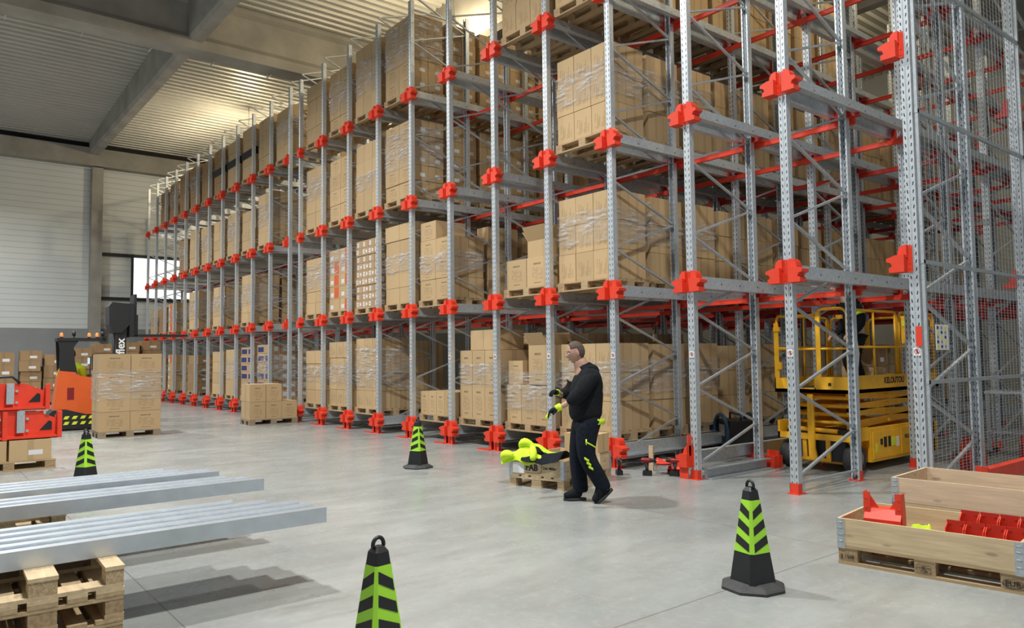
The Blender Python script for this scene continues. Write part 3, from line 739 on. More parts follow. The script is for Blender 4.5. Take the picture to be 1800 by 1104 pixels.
# stack by the reach truck: its wide side faces the camera (+x)
RZL = R(90-1)
palletload('worn pallet under the wrapped carton stack beside the orange truck', -18.0, -4.21, RZL, 2, 1, 4, 1.22, .78, 1.62, 'text', 'greywood', who='large carton in the wrapped stack beside the orange truck')
wrapfilm(-18.0, -4.21, .80, 1.42, 1.26, .82, 'crumpled clear film around the carton stack beside the truck', RZL)
# low stack in front of the racking
palletload('worn pallet under the low stack of five cartons', -18.75, -.78, R(90-4), 3, 1, 2, 1.18, .78, .86, 'text', 'greywood', cells=lambda ix, iy, kz: kz == 0 or ix < 2, who='carton in the low stack before the far block')

# cartons against the far wall
random.seed(11)
i = 0
for (x, y, n, hz, wd) in ((-33.0, -6.75, 5, .47, .62), (-33.0, -6.0, 6, .40, .62), (-33.2, -5.20, 4, .46, .66), (-33.0, -4.40, 5, .38, .66), (-33.1, -3.60, 4, .44, .7), (-33.0, -2.75, 5, .40, .66), (-33.2, -1.95, 6, .36, .66), (-33.0, -1.10, 6, .37, .7), (-33.2, -.25, 6, .38, .7)):
    pallet(x, y, 0, R(90), 'pallet under the %s carton stack from the left at the far wall' % ORD[i], 'greywood', 'pallets at the far wall')
    for q in range(n):
        carton(x+random.uniform(-.03, .03), y+random.uniform(-.03, .03), .144+q*hz, .75, wd, hz-.01, 'brown', 'brown labelled carton, %s up in the %s stack at the far wall' % (ORD[q], ORD[i]), random.uniform(-.06, .06), 'cartons at the far wall', True)
    i += 1

# build the cartons: 300 that show largest as things, the rest as one stuff object
for c in CARTONS:
    v = Vector((c[1], c[2], c[3]))-CAM; dep = v.dot(fwd); px = 900+F_PX*v.dot(rgt)/dep; py = 552-F_PX*v.dot(upv)/dep
    size = c[6]*max(c[4], c[5])/(c[0]**2)
    pen = 1.0 if -60 < px < 1860 and -120 < py < 1150 else 0.01
    if c[2] > 1.0: pen *= 0.45
    c.append(size*pen)
CARTONS.sort(key=lambda c: -c[-1])
CMESH = {}
def carton_mesh(w_, d_, h_, var):
    key = (round(w_, 3), round(d_, 3), round(h_, 3), var)
    if key not in CMESH:
        b = MB(); bv = .006
        b.box(-w_/2, w_/2, -d_/2, d_/2, 0, h_)
        CMESH[key] = b.mesh('carton', 'cb_'+var)
    return CMESH[key]
seen_lb = {}
NCAR = 300
for c in CARTONS[:NCAR]:
    o = link('carton', carton_mesh(c[4], c[5], c[6], c[8]), None, (c[1], c[2], c[3]), (0, 0, c[7])); tag(o, c[9], 'carton', c[10])
rest = CARTONS[NCAR:]
if rest:
    vs_ = sorted(set(c[8] for c in rest)); b = MB(); mi = []
    for c in rest:
        mt = Matrix.Translation((c[1], c[2], c[3])) @ Matrix.Rotation(c[7], 4, 'Z'); n0 = len(b.f)
        b.box(-c[4]/2, c[4]/2, -c[5]/2, c[5]/2, 0, c[6], mt); mi += [vs_.index(c[8])]*(len(b.f)-n0)
    o = b.build('cartons', 'cb_'+vs_[0])
    for v in vs_[1:]: o.data.materials.append(M['cb_'+v])
    o.data.polygons.foreach_set('material_index', mi)
    tag(o, 'remaining brown cartons stacked deep in the racking and along the far bays', 'cartons'); o['kind'] = 'stuff'

# ---------------------------------------------------------------- traffic cones
def cone(x, y, rz, label):
    t = thing('traffic_cone', label, 'traffic cone', (x, y, 0), rz, 'black and lime traffic cones')
    b = MB(); oc = lambda s, z: [(s, -s*.42, z), (s, s*.42, z), (s*.42, s, z), (-s*.42, s, z), (-s, s*.42, z), (-s, -s*.42, z), (-s*.42, -s, z), (s*.42, -s, z)]
    rs = [oc(.205, 0), oc(.205, .018), oc(.19, .030), oc(.135, .055)]
    for i, r in enumerate(rs): b.v += r
    for i in range(3):
        for q in range(8): b.face((i*8+q, i*8+(q+1) % 8, (i+1)*8+(q+1) % 8, (i+1)*8+q))
    b.face(range(8)[::-1]); b.face([24+q for q in range(8)]); b.build('base', 'charcoal', t)
    def half(z): return .118 - (.118-.042)*(z-.05)/(.64-.05)
    def ring(z, e=0, ch=.22):
        s = half(z)+e; c = s*ch
        return [(s, -s+c, z), (s, s-c, z), (s-c, s, z), (-s+c, s, z), (-s, s-c, z), (-s, -s+c, z), (-s+c, -s, z), (s-c, -s, z)]
    b = MB(); zs = [.05, .2, .4, .56, .66, .685]
    for z in zs[:-1]: b.v += ring(z)
    b.v += [(p[0]*.55, p[1]*.55, .685) for p in ring(.66)]
    for i in range(5):
        for q in range(8): b.face((i*8+q, i*8+(q+1) % 8, (i+1)*8+(q+1) % 8, (i+1)*8+q))
    b.face([40+q for q in range(8)]); b.build('body', 'black', t)
    # lime reflective sleeve with black chevrons
    b = MB(); z0, z1 = .25, .60
    b.v += ring(z0, .0015); b.v += ring(z1, .0015)
    for q in range(8): b.face((q, (q+1) % 8, 8+(q+1) % 8, 8+q))
    b.build('reflective_sleeve', 'green_band', t)
    b = MB()
    def facept(side, u, z, e=.0032):
        s = half(z)+e; a = (u)*(s*.78); P = [(s, a), (-a, s), (-s, -a), (a, -s)][side]; return (P[0], P[1], z)
    for side in range(4):
        for kq in range(3):
            zc_ = .578-kq*.106
            for sg in (0, 1):
                # bands meet on the corner between two faces: slope down towards one corner
                up = side % 2 == 0
                u0, u1 = -.92, .92
                dz = .050; lo = -dz if up else 0; hi = 0 if up else -dz
                k = len(b.v)
                b.v += [facept(side, u0, zc_-.055+ (hi if not up else 0) + (0 if up else 0)), facept(side, u1, zc_-.055+(lo if up else 0)), facept(side, u1, zc_+(lo if up else 0)), facept(side, u0, zc_+(hi if not up else 0))]
                b.face((k, k+1, k+2, k+3)); break
    b.build('black_chevrons', 'black', t)
    b = MB(); b.tube([(0, .032*math.cos(a), .69+.036*math.sin(a)) for a in [math.pi*i/10 for i in range(-1, 12)]], .010, 8); b.build('carrying_loop', 'black', t)
    return t
cone(-3.085, -3.37, R(79), 'black and lime cone standing right of centre, nearest the timber crates')
cone(-3.34, -6.12, R(8), 'black and lime cone cut off by the bottom edge of the picture')
cone(-9.55, -2.07, R(24), 'black and lime cone in front of the racking near the low carton load')
cone(-11.16, -6.10, R(34), 'black and lime cone on the left between the metal beams and the truck')

# ---------------------------------------------------------------- pallet with timber collar, right front
def detailed_pallet(name_label, x, y, rz, m='oldwood', z=0, flip=False, group=None):
    t = thing('pallet', name_label, 'pallet', (x, y, z+(.144 if flip else 0)), rz, group)
    if flip: t.rotation_euler = (math.pi, 0, rz)
    pallet_parts(t, m, True); return t
def collar(label, x, y, z, rz, m='wood', sx=1.2, sy=.8):
    t = thing('pallet_collar', label, 'timber collar', (x, y, z), rz)
    for a in (-1, 1):
        b = MB(); b.box(-sx/2+.005, sx/2-.005, a*(sy/2-.01)-.01, a*(sy/2-.01)+.01, 0, .198); b.build('side_board', m, t)
        b = MB(); b.box(a*(sx/2-.01)-.01, a*(sx/2-.01)+.01, -sy/2+.021, sy/2-.021, 0, .198); b.build('end_board', m, t)
    for ax in (-1, 1):
        for ay in (-1, 1):
            b = MB(); cx_, cy_2 = ax*sx/2, ay*sy/2
            b.box(min(cx_, cx_-ax*.055), max(cx_, cx_-ax*.055), cy_2-.002 if ay > 0 else cy_2-.003, cy_2+.003 if ay > 0 else cy_2+.002, -.025, .197)
            b.box(cx_-.002 if ax > 0 else cx_-.003, cx_+.003 if ax > 0 else cx_+.002, min(cy_2, cy_2-ay*.05), max(cy_2, cy_2-ay*.05), -.025, .197)
            for zz in (.03, .08, .13, .17): b.tube([(cx_-ax*.01, cy_2+ay*.004, zz), (cx_-ax*.045, cy_2+ay*.004, zz)], .0025, 5)
            b.build('corner_hinge', 'steel', t)
    return t
def local(o, rz, p): c, s = math.cos(rz), math.sin(rz); return (o[0]+p[0]*c-p[1]*s, o[1]+p[0]*s+p[1]*c)
RP = R(8); P0 = (-3.01, -2.36); PC = local(P0, RP, (.6, .4))
pc = detailed_pallet('used pallet with stamped blocks under the low timber collar, right front', PC[0], PC[1], RP)
for (tx, px_, sz) in (('JJ 1508', -.53, .035), ('EUR', .53, .05)):
    text('block_stamp', tx, sz, 'black', pc, Matrix.Translation((px_, -.4015, .061)) @ Matrix.Rotation(R(90), 4, 'X'), .0004, .0006)
b = MB(); b.tube([(.53+.058*math.cos(a), -.4012, .061+.030*math.sin(a)) for a in [2*math.pi*i/24 for i in range(24)]], .0022, 4, closed=True)
b.tube([(-.055, -.4012, .035), (.04, -.4012, .035), (.04, -.4012, .088), (-.055, -.4012, .088)], .0016, 4, closed=True); b.build('stamp_outline', 'black', pc)
for i_ in range(3): text('block_stamp', ('IPPC', 'DE', 'HT DB')[i_], .016, 'black', pc, Matrix.Translation((-.005, -.4015, .076-.015*i_)) @ Matrix.Rotation(R(90), 4, 'X'), .0003, .0003)
collar('low used timber collar holding red brackets on the right front pallet', PC[0], PC[1], .145, RP, 'wood')
def bracket_piece(x, y, z, rot, label, m='red', group='loose red rack brackets', s=1.0):
    """red cradle bracket: two tall side plates, folded saddle between them"""
    t = thing('rack_bracket', label, 'rack bracket', (x, y, z), 0, group); t.rotation_euler = rot; t.scale = (s, s, s)
    for a in (-1, 1):
        b = MB(); b.prism([(-.05, 0), (.05, 0), (.05, .16), (.02, .30), (-.05, .30)], 'x', a*.115-.003, a*.115+.003)
        b.box(a*.115-(.04 if a > 0 else 0), a*.115+(.04 if a < 0 else 0), -.053, -.047, 0, .30)
        for zz in (.04, .12, .2, .26): b.lathe([(.006, -.004), (.006, 0)], 6, (a*.10, -.053, zz), 'y')
        b.build('side_plate', m, t)
    b = MB(); b.prism([(-.05, .0), (-.05, .055), (-.085, .075), (-.085, .13), (-.03, .19), (.03, .20), (.036, .19), (-.022, .175), (-.075, .125), (-.075, .085), (-.044, .06), (-.044, 0)], 'x', -.112, .112); b.build('saddle', m, t)
    b = MB(); b.prism([(-.11, .12), (-.03, .19), (-.09, .28), (-.112, .28)], 'y', -.01, -.004); b.prism([(.11, .12), (.03, .19), (.09, .28), (.112, .28)], 'y', -.01, -.004); b.build('gusset', m, t)
    return t
q = local(P0, RP, (.27, .25)); bracket_piece(q[0], q[1], .19, (0, 0, RP+R(4)), 'red cradle bracket standing at the left end of the timber collar', s=1.15)
q = local(P0, RP, (.33, .18))
b = MB(); b.box(-.075, .075, -.004, .004, 0, .13)
for xx in (-.045, .045): b.lathe([(.012, -.01), (.012, 0)], 8, (xx, -.004, .09), 'y')
tag(b.build('red_plate', 'red', None, (q[0], q[1]-.075, .19), (R(-14), 0, RP)), 'small bright red plate with two bolts against the left cradle bracket', 'metal plate')
def rag(x, y, z, sx, sy, h, label, m='hivis', name='yellow_strap', cat='strap', seed=1):
    rg = random.Random(seed); bm = bmesh.new(); bmesh.ops.create_grid(bm, x_segments=22, y_segments=22, size=1)
    ph = [rg.uniform(0, 6) for _ in range(8)]
    for v in bm.verts:
        u, w_ = v.co.x, v.co.y; r = math.sqrt(u*u+w_*w_)
        zz = h*max(0, 1-r*r*.8)*(.65+.35*math.sin(u*5+ph[0])*math.cos(w_*4+ph[1])) + h*.08*math.sin(u*8+w_*5+ph[2]) + h*.05*math.sin(w_*9-u*5+ph[3])
        v.co = Vector((u*sx*(1+.1*math.sin(w_*4+ph[4])), w_*sy*(1+.12*math.sin(u*5+ph[5])), max(0.0, zz)))
    me = bpy.data.meshes.new(name); bm.to_mesh(me); bm.free(); me.materials.append(M[m])
    for p in me.polygons: p.use_smooth = True
    o = link(name, me, None, (x, y, z)); sd = o.modifiers.new('thickness', 'SOLIDIFY'); sd.thickness = .006; return tag(o, label, cat)
q = local(P0, RP, (.52, .26)); rag(q[0], q[1], .20, .10, .07, .17, 'crumpled fluorescent yellow cloth beside the cradle bracket in the collar', 'hivis', 'yellow_cloth', 'cloth', 3)
def shelf_bracket(x, y, z, rz, label):
    t = thing('channel_bracket', label, 'rack bracket', (x, y, z), rz, 'red channel brackets in the timber collar')
    b = MB(); b.box(-.06, .06, .0, .005, 0, .16); 
    for xx in (-.04, .035): b.lathe([(.007, -.003), (.007, .001)], 8, (xx, -.001, .135), 'y')
    b.build('back_plate', 'deep_red', t)
    b = MB()
    for a in (-1, 1): b.prism([(.0, 0), (-.075, 0), (-.075, .045), (-.05, .11), (0, .14)], 'x', a*.057-.003, a*.057+.003)
    b.box(-.06, .06, -.075, 0, 0, .005); b.build('side_flange', 'red', t)
    return t
for r_ in range(2):
    for i_ in range(4):
        q = local(P0, RP, (.74+.125*i_ + (.05 if r_ else 0), .30+.20*r_)); shelf_bracket(q[0], q[1], .215+.045*r_, RP+R(-2), 'red channel bracket, %s from the left in the %s row inside the collar' % (ORD[i_], ('front', 'rear')[r_]))
# taller crate behind
RB = R(4); Q0 = (-3.03, -1.40); QC = local(Q0, RB, (.6, .4))
detailed_pallet('pallet under the tall double timber collar behind', QC[0], QC[1], RB, 'oldwood')
collar('lower pallet collar of the tall crate behind the bracket box', QC[0], QC[1], .145, RB, 'wood')
collar('upper pale pine collar on top of the tall crate', QC[0], QC[1], .346, RB, 'pinkwood')

# ---------------------------------------------------------------- small crate with jacket, beside the worker
RC = R(16); S0 = (-7.44, -2.02)
SC = local(S0, RC, (.38, .6))
detailed_pallet('clean new pallet under the crate with the hi-vis jacket', SC[0], SC[1], RC+R(90), 'wood')
cl = collar('new timber collar marked with black letters under the hi-vis jacket', SC[0], SC[1], .145, RC+R(90), 'wood')
FM = Matrix.Rotation(R(-90), 4, 'Z') @ Matrix.Rotation(R(90), 4, 'X')
def on_front(u, z): return Matrix.Translation((-.6035, -u, z)) @ FM
text('crate_lettering', 'FAB', .105, 'black', cl, on_front(-.06, .095), .0005, .004)
text('crate_lettering', 'Der Miller', .045, 'black', cl, on_front(.20, .10), .0005, .0008)
b = MB(); b.tube([(-.604, -u_, z_) for u_, z_ in ((-.18, .035), (.06, .035), (.085, .06), (.085, .13), (.06, .155), (-.18, .155))], .0022, 4); b.build('printed_ring', 'black', cl)
b = MB(); b.box(-.606, -.603, .17, .34, .02, .15); b.build('white_label', 'white', cl)
# jacket: hi-vis shell and navy lining, draped over the collar
def blanket(name, m, pts, parent, thick=.012):
    """pts: grid rows of 3D points"""
    b = MB(); n = len(pts[0])
    for r in pts: b.v += r
    for i in range(len(pts)-1):
        for j in range(n-1): b.face((i*n+j, i*n+j+1, (i+1)*n+j+1, (i+1)*n+j), True)
    o = b.build(name, m, parent); s = o.modifiers.new('solid', 'SOLIDIFY'); s.thickness = thick; ss = o.modifiers.new('smooth', 'SUBSURF'); ss.levels = ss.render_levels = 2; return o
jk = thing('jacket', 'fluorescent yellow and navy work jacket thrown over the small timber crate', 'jacket', (S0[0], S0[1], .345), RC)
random.seed(21)
def fold(u, v, zf, amp=.02, s=0): return (u, v, zf+amp*math.sin(u*23+s)*math.cos(v*17+s*2)+amp*.6*math.sin(u*41-v*29+s))
rows = []
for i in range(9):
    v = -.035+i*.06; row = []
    for j in range(13):
        u = -.13+j*.055
        z_ = .03+.15*math.exp(-((u-.16)/.12)**2-((v-.15)/.16)**2)+.10*math.exp(-((u-.32)/.10)**2-((v-.2)/.14)**2)
        if u < -.02: z_ = -.06+.11*(1-((u+.06)/.11)**2)+.01 if v > 0 else -.09+.10*(1-((u+.06)/.10)**2)
        if i == 0: z_ = min(z_, -.01)-.045+.03*math.sin(u*18)
        row.append(fold(u, v-(.02 if u < 0 else 0), z_, .010, 1.3))
    rows.append(row)
blanket('shell', 'hivis', rows, jk)
rows = []
for i in range(8):
    v = -.05+i*.075; row = []
    for j in range(10):
        u = .17+j*.062; z_ = .035+.05*math.sin(i*.8)+.03*math.sin(j*.9)
        if i == 0: z_ = -.015-.035*math.sin(math.pi*j/9)
        if i == 1: z_ = .02
        row.append(fold(u, v, z_, .014, 2.2))
    rows.append(row)
blanket('lining', 'cloth_navy', rows, jk)
b = MB(); b.tube([(-.13, .10, -.03), (-.10, -.01, .0), (-.04, -.055, .045), (.03, -.05, .05), (.08, -.03, .02)], [.035, .06, .065, .05, .03], 12); o = b.build('sleeve', 'hivis', jk); s_ = o.modifiers.new('s', 'SUBSURF'); s_.levels = s_.render_levels = 1
b = MB(); b.tube([(.10, .12, .10), (.12, .08, .17), (.16, .07, .20), (.22, .09, .18), (.26, .12, .13), (.30, .06, .11), (.36, -.01, .06), (.37, -.045, -.02)], [.04, .055, .06, .05, .045, .045, .05, .045], 12); o = b.build('sleeve', 'hivis', jk); s_ = o.modifiers.new('s', 'SUBSURF'); s_.levels = s_.render_levels = 1
b = MB(); b.tube([(.26, .12, .12), (.33, .10, .10), (.42, .08, .05)], [.03, .045, .035], 10); b.build('cuff', 'cloth_navy', jk)
# items right of the crate
q = (-7.10, -.85)
carton(q[0], q[1], .346, .40, .55, .26, 'plain', 'plain carton on the far end of the jacket crate', RC, None, True) if False else None
b = MB(); b.box(-.25, .25, -.15, .15, 0, .24); o = b.build('carton', 'cb_plain', None, (-7.19, -.93, .352), (0, 0, RC)); tag(o, 'plain carton standing on the rear end of the jacket crate behind the worker', 'carton')
b = MB(); b.box(-.20, .20, -.006, .006, 0, .36); o = b.build('plywood_sheet', 'wood', None, (-6.95, -1.20, .005), (R(-14), 0, R(52))); tag(o, 'pale plywood offcut leaning between the worker and the red floor bracket', 'plywood')

# ---------------------------------------------------------------- tools and parts at the foot of the racking
def drill(x, y, rz, label, lying=False):
    t = thing('cordless_drill', label, 'power drill', (x, y, 0), rz, 'cordless drills on the floor')
    b = MB(); b.box(-.055, .065, -.04, .04, 0, .055); b.box(-.05, .06, -.035, .035, .055, .066); b.build('battery', 'black', t)
    b = MB(); b.tube([(0, 0, .06), (-.005, 0, .12), (-.015, 0, .17)], [.021, .019, .024], 10); b.build('grip', 'charcoal', t)
    b = MB(); b.tube([(-.075, 0, .20), (-.06, 0, .20), (.04, 0, .20), (.055, 0, .20)], [.026, .036, .036, .028], 12); b.build('motor_housing', 'drillred', t)
    b = MB(); b.tube([(.055, 0, .20), (.07, 0, .20), (.105, 0, .20), (.115, 0, .20)], [.028, .026, .022, .010], 12); b.build('chuck', 'black', t)
    b = MB(); b.tube([(.115, 0, .20), (.16, 0, .20)], .005, 6); b.build('drill_bit', 'steel', t)
    b = MB(); b.box(.012, .024, -.006, .006, .13, .165); b.build('trigger', 'drillred', t)
    return t
drill(-6.80, -.20, R(35), 'red and black cordless drill standing left of the loose red bracket')
drill(-6.52, .03, R(25+180), 'red and black cordless drill standing beside the red floor support')
drill(-7.10, -.42, R(-35), 'red and black cordless drill on the floor right behind the worker')
bracket_piece(-6.66, -.02, .11, (R(-80), 0, R(40)), 'loose red bracket lying between the two standing drills', s=.85)
bracket_piece(-6.60, .12, .03, (R(-88), 0, R(30)), 'second loose red bracket under the one between the drills', s=.8)
b = MB(); b.box(-.03, .03, -.02, .02, 0, .34); o = b.build('timber_post', 'wood', None, (-7.05, .18, 0), (0, 0, R(20))); tag(o, 'short pale timber post standing behind the drills', 'timber')
def brkbox(x, y): return None
b = MB(); b.prism([(x_, z_) for x_, z_ in [(-p[0]*1.0, p[1]) for p in HALF]], 'y', -.06, .10); b.box(-.06, -.045, -.06, .10, 0, .42); b.box(-.20, -.06, -.05, -.04, -.15, .0)
o = b.build('floor_support', 'red', None, (XA(1), -.005, .15)); tag(o, 'red floor support bolted left of the second line, no rail on it', 'rack bracket')
# loose rail and compressor beyond
b = MB(); b.prism([(-.06, 0), (.06, 0), (.06, .012), (-.048, .012), (-.048, .128), (.02, .128), (.02, .14), (-.06, .14)], 'y', 0, 1.40); o = b.build('loose_rail', 'steel', None, (XA(1)+.12, .12, 0.002)); tag(o, 'short galvanised rail resting on the floor beside the second line', 'pallet rail')
b = MB(); b.box(-.09, .07, -.10, .10, 0, .17); b.box(-.10, .08, -.012, .012, 0, .24); o = b.build('end_block', 'red', None, (XA(1)+.10, 1.66, 0.0)); tag(o, 'red steel end block on the floor by the rear upright of the second line', 'metal block')
def hosereel():
    t = thing('compressor', 'dark blue compressor with round hose reel between the second and third lines', 'compressor', (-7.28, 2.5, 0), R(-35))
    t.scale = (1.2, 1.2, 1.2)
    b = MB(); b.box(-.28, .28, -.18, .18, .10, .46); b.build('housing', 'black', t)
    for yy in (-.2, .2):
        b = MB(); b.tube([(.27*math.cos(a), yy, .28+.25*math.sin(a)) for a in [2*math.pi*i/24 for i in range(24)]], .028, 8, closed=True); b.build('hose_coil', 'blue', t)
    b = MB()
    for xx in (-.2, .2):
        for yy in (-.15, .15): b.box(xx-.02, xx+.02, yy-.02, yy+.02, 0, .11)
    b.build('feet', 'charcoal', t); b = MB(); b.tube([(-.2, 0, .46), (-.2, 0, .54), (.2, 0, .54), (.2, 0, .46)], .015, 8); b.build('handle', 'blue', t); b = MB(); b.box(-.1, .1, -.19, -.18, .25, .4); b.build('panel', 'grey_sticker', t)
hosereel()
# red things behind the mesh guard
b = MB(); b.box(-.045, .045, 0, 3.0, 0, .14); b.box(-.055, .055, -.03, .0, .0, .17); b.box(-.055, .055, 3.0, 3.03, .0, .17)
o = b.build('red_floor_beam', 'red', None, (-2.95, .35, .30)); tag(o, 'long red beam lying on trestle blocks right of the mesh guard', 'beam')
for i_, yy in enumerate((.5, 2.9)):
    b = MB(); b.box(-.12, .12, -.05, .05, 0, .145); b.box(-.10, .10, -.045, .045, .145, .30); o = b.build('timber_block', 'oldwood', None, (-2.95, yy, 0)); tag(o, 'timber block under the %s end of the long red beam' % ('near', 'far')[i_], 'timber')
for i_, (x_, y_, h_) in enumerate(((-4.15, 3.4, 0), (-4.45, 4.1, 0), (-3.9, 4.7, 0), (-4.3, 6.2, 0), (-4.05, 7.4, 0))):
    bracket_piece(x_, y_, 0.0, (0, 0, R(60+30*i_)), 'red cradle bracket on the floor behind the mesh guard, %s from the aisle' % ORD[i_], 'deep_red', s=1.25)
# sign sheet on the mesh guard
t = thing('notice_board', 'white load notice with coloured rows hung on the mesh guard', 'notice', (XA(-1)+.125, .14, 1.62), 0)
b = MB(); b.box(0, .006, 0, .30, 0, .26); b.build('board', 'white', t)
for i_ in range(5):
    for j_ in range(3):
        b = MB(); b.box(.006, .0075, .02+.09*j_, .06+.09*j_, .02+.048*i_, .05+.048*i_); b.build('printed_row', ('yellow_sticker', 'bluelabel', 'grey_sticker')[(i_+j_) % 3], t)
b = MB(); b.box(-.028, .028, -.005, -.002, 0, .20); o = b.build('red_plate', 'red', None, (XA(-1)+.03, -.012, 1.66)); tag(o, 'narrow red plate on the right-most upright above its sticker', 'metal plate')
# pallet truck behind the guard
t = thing('steel_trolley', 'low grey steel trolley with shelf behind the mesh guard', 'trolley', (-4.1, 5.4, 0), R(10))
b = MB(); b.box(-.5, .5, -.3, .3, .95, .99); b.build('tray', 'bright_steel', t); b = MB(); b.box(-.5, .5, -.3, .3, .35, .38); b.build('shelf', 'steel', t)
for xx in (-.46, .46):
    for yy in (-.27, .27):
        b = MB(); b.box(xx-.02, xx+.02, yy-.02, yy+.02, .08, .96); b.build('leg', 'steel', t); b = MB(); b.lathe([(.045, -.015), (.045, .015)], 12, (xx, yy, .046), 'y'); b.build('wheel', 'charcoal', t)

# ---------------------------------------------------------------- near left: metal profiles on upturned pallets
NP = [(-5.45, -7.32), (-5.45, -8.75)]
for i_, (x_, y_) in enumerate(NP):
    for z_, fl, mm in ((0, False, 'oldwood'), (.145, False, 'oldwood'), (.29, True, 'wood')):
        detailed_pallet('%s pallet in the %s pile carrying the metal profiles' % (('lowest', 'middle', 'upturned top')[int(round(z_/.145))], ('front', 'rear')[i_]), x_, y_, R(0 if i_ else -1.5), mm, z_, fl, 'pallets under the metal profiles')
NP2 = (-7.38, -7.35)
for z_, fl in ((0, False), (.145, False), (.29, True)):
    detailed_pallet('%s pallet in the small pile under the farther profiles' % ('lowest', 'middle', 'top')[int(round(z_/.145))], NP2[0], NP2[1], R(0), 'wood', z_, fl, 'pallets under the metal profiles')
M['zinc'] = varied('bright_zinc_profile', (0.58, 0.63, 0.68), 0.34, 0.7, 0.06, 9)
def profile_beam(x, yend, z, label, wd=.168, ht=.105):
    b = MB(); th = .006
    P = [(-wd/2, 0), (-wd/2, ht-.016), (-.01, ht-.012), (.01, ht), (wd/2, ht), (wd/2, 0), (wd/2-th, 0), (wd/2-th, ht-th), (.012, ht-th), (-.008, ht-.012-th), (-wd/2+th, ht-.016-th), (-wd/2+th, 0)]
    b.prism(P, 'y', yend-4.6, yend); o = b.build('metal_profile', 'zinc', None, (x, 0, z)); return tag(o, label, 'metal profile', 'galvanised metal profiles laid on pallets')
ZT = .436
for i_, (x_, ye) in enumerate(((-5.19, -5.57), (-5.36, -5.60), (-5.53, -5.63), (-5.70, -5.80), (-5.87, -6.0))):
    profile_beam(x_, ye, ZT, 'galvanised metal profile in the near bundle, %s from the right' % ORD[i_])
for i_, (x_, ye) in enumerate(((-6.80, -5.42), (-6.97, -5.50), (-7.14, -5.65))):
    profile_beam(x_, ye, ZT, 'galvanised metal profile in the middle bundle, %s from the right' % ORD[i_])
for i_, (x_, ye) in enumerate(((-7.54, -5.58), (-7.71, -5.62), (-7.88, -5.85), (-8.05, -5.95))):
    profile_beam(x_, ye, ZT, 'galvanised metal profile in the farthest bundle, %s from the right' % ORD[i_])

# ---------------------------------------------------------------- left: red brackets piled on cartons on a pallet
LC = (-13.75, -6.75)
detailed_pallet('pallet at the left edge under cartons and large red brackets', LC[0]-.0, LC[1], R(92), 'oldwood')
for i_, yy in enumerate((-.30, .27)):
    b = MB(); b.box(-.38, .38, -.27, .27, 0, .30); o = b.build('carton', 'cb_label', None, (LC[0], LC[1]+yy, .146), (0, 0, R(2))); tag(o, 'brown carton on the left edge pallet under the red brackets, %s' % ('left', 'right with white label')[i_], 'carton')
def big_bracket(x, y, z, label, s=1.0):
    t = thing('end_bracket', label, 'rack bracket', (x, y, z), 0, 'large red brackets at the left edge'); t.scale = (s, s, s)
    b = MB(); b.prism([(-.62, 0), (.62, 0), (.62, .34), (.56, .34), (.56, .30), (.30, .42), (-.30, .42), (-.62, .30)], 'x', -.012, .012); b.build('web_plate', 'red', t)
    b = MB(); b.box(-.0, .12, -.62, .62, 0, .012); b.box(0, .12, -.62, .62, -.0, .05); b.build('lower_flange', 'red', t)
    b = MB(); b.box(0, .14, .58, .64, 0, .40); b.build('stiffener', 'red', t); b = MB(); b.box(0, .14, -.12, -.06, 0, .42); b.build('stiffener', 'red', t)
    b = MB(); b.prism([(.36, .12), (.52, .12), (.52, .24), (.48, .26)], 'x', .0125, .02); b.build('cutout', 'black', t)
    b = MB(); b.box(.02, .10, .06, .16, .10, .42); b.box(.02, .06, -.3, -.2, .10, .42)
    for yy in (.2, -.15): b.lathe([(.022, 0), (.022, .02)], 8, (.012, yy, .3), 'x'); b.lathe([(.022, 0), (.022, .02)], 8, (.012, yy, .12), 'x')
    b.build('clamp', 'steel', t)
    return t
big_bracket(-13.55, -6.70, .452, 'large red end bracket lying on the left edge cartons')
big_bracket(-13.62, -6.83, .885, 'large red end bracket on top of the left edge pile', .96)
big_bracket(-13.95, -6.90, .452, 'large red end bracket at the back of the left edge pile')
b = MB(); b.tube([(0, -.6, .0), (0, -.5, .09), (0, -.1, .10), (0, .0, .0)], .02, 8); o = b.build('lifting_sling', 'black', None, (-13.60, -6.6, 1.29)); tag(o, 'black sling handle looped over the top red bracket', 'sling')

# ---------------------------------------------------------------- people
def skin(name, nodes, edges, m, parent, sub=2, root=0, smooth=True):
    """nodes: (x,y,z,r[,ry])"""
    me = bpy.data.meshes.new(name); me.from_pydata([n[:3] for n in nodes], edges, []); me.materials.append(M[m])
    o = link(name, me, parent); o.modifiers.new('skin', 'SKIN')
    sv = me.skin_vertices[0].data
    for i, n in enumerate(nodes): sv[i].radius = (n[3], n[4] if len(n) > 4 else n[3]); sv[i].use_root = (i == root)
    s = o.modifiers.new('sub', 'SUBSURF'); s.levels = sub; s.render_levels = sub
    o.modifiers['skin'].use_smooth_shade = True
    return o
def chain(*ids): return [(ids[i], ids[i+1]) for i in range(len(ids)-1)]
def ellipsoid(name, m, parent, c, r, seg=20, fn=None):
    bm = bmesh.new(); bmesh.ops.create_uvsphere(bm, u_segments=seg, v_segments=seg, radius=1)
    for v in bm.verts:
        p = Vector((v.co.x*r[0], v.co.y*r[1], v.co.z*r[2]))
        if fn: p = fn(p)
        v.co = p+Vector(c)
    me = bpy.data.meshes.new(name); bm.to_mesh(me); bm.free(); me.materials.append(M[m])
    for p in me.polygons: p.use_smooth = True
    return link(name, me, parent)
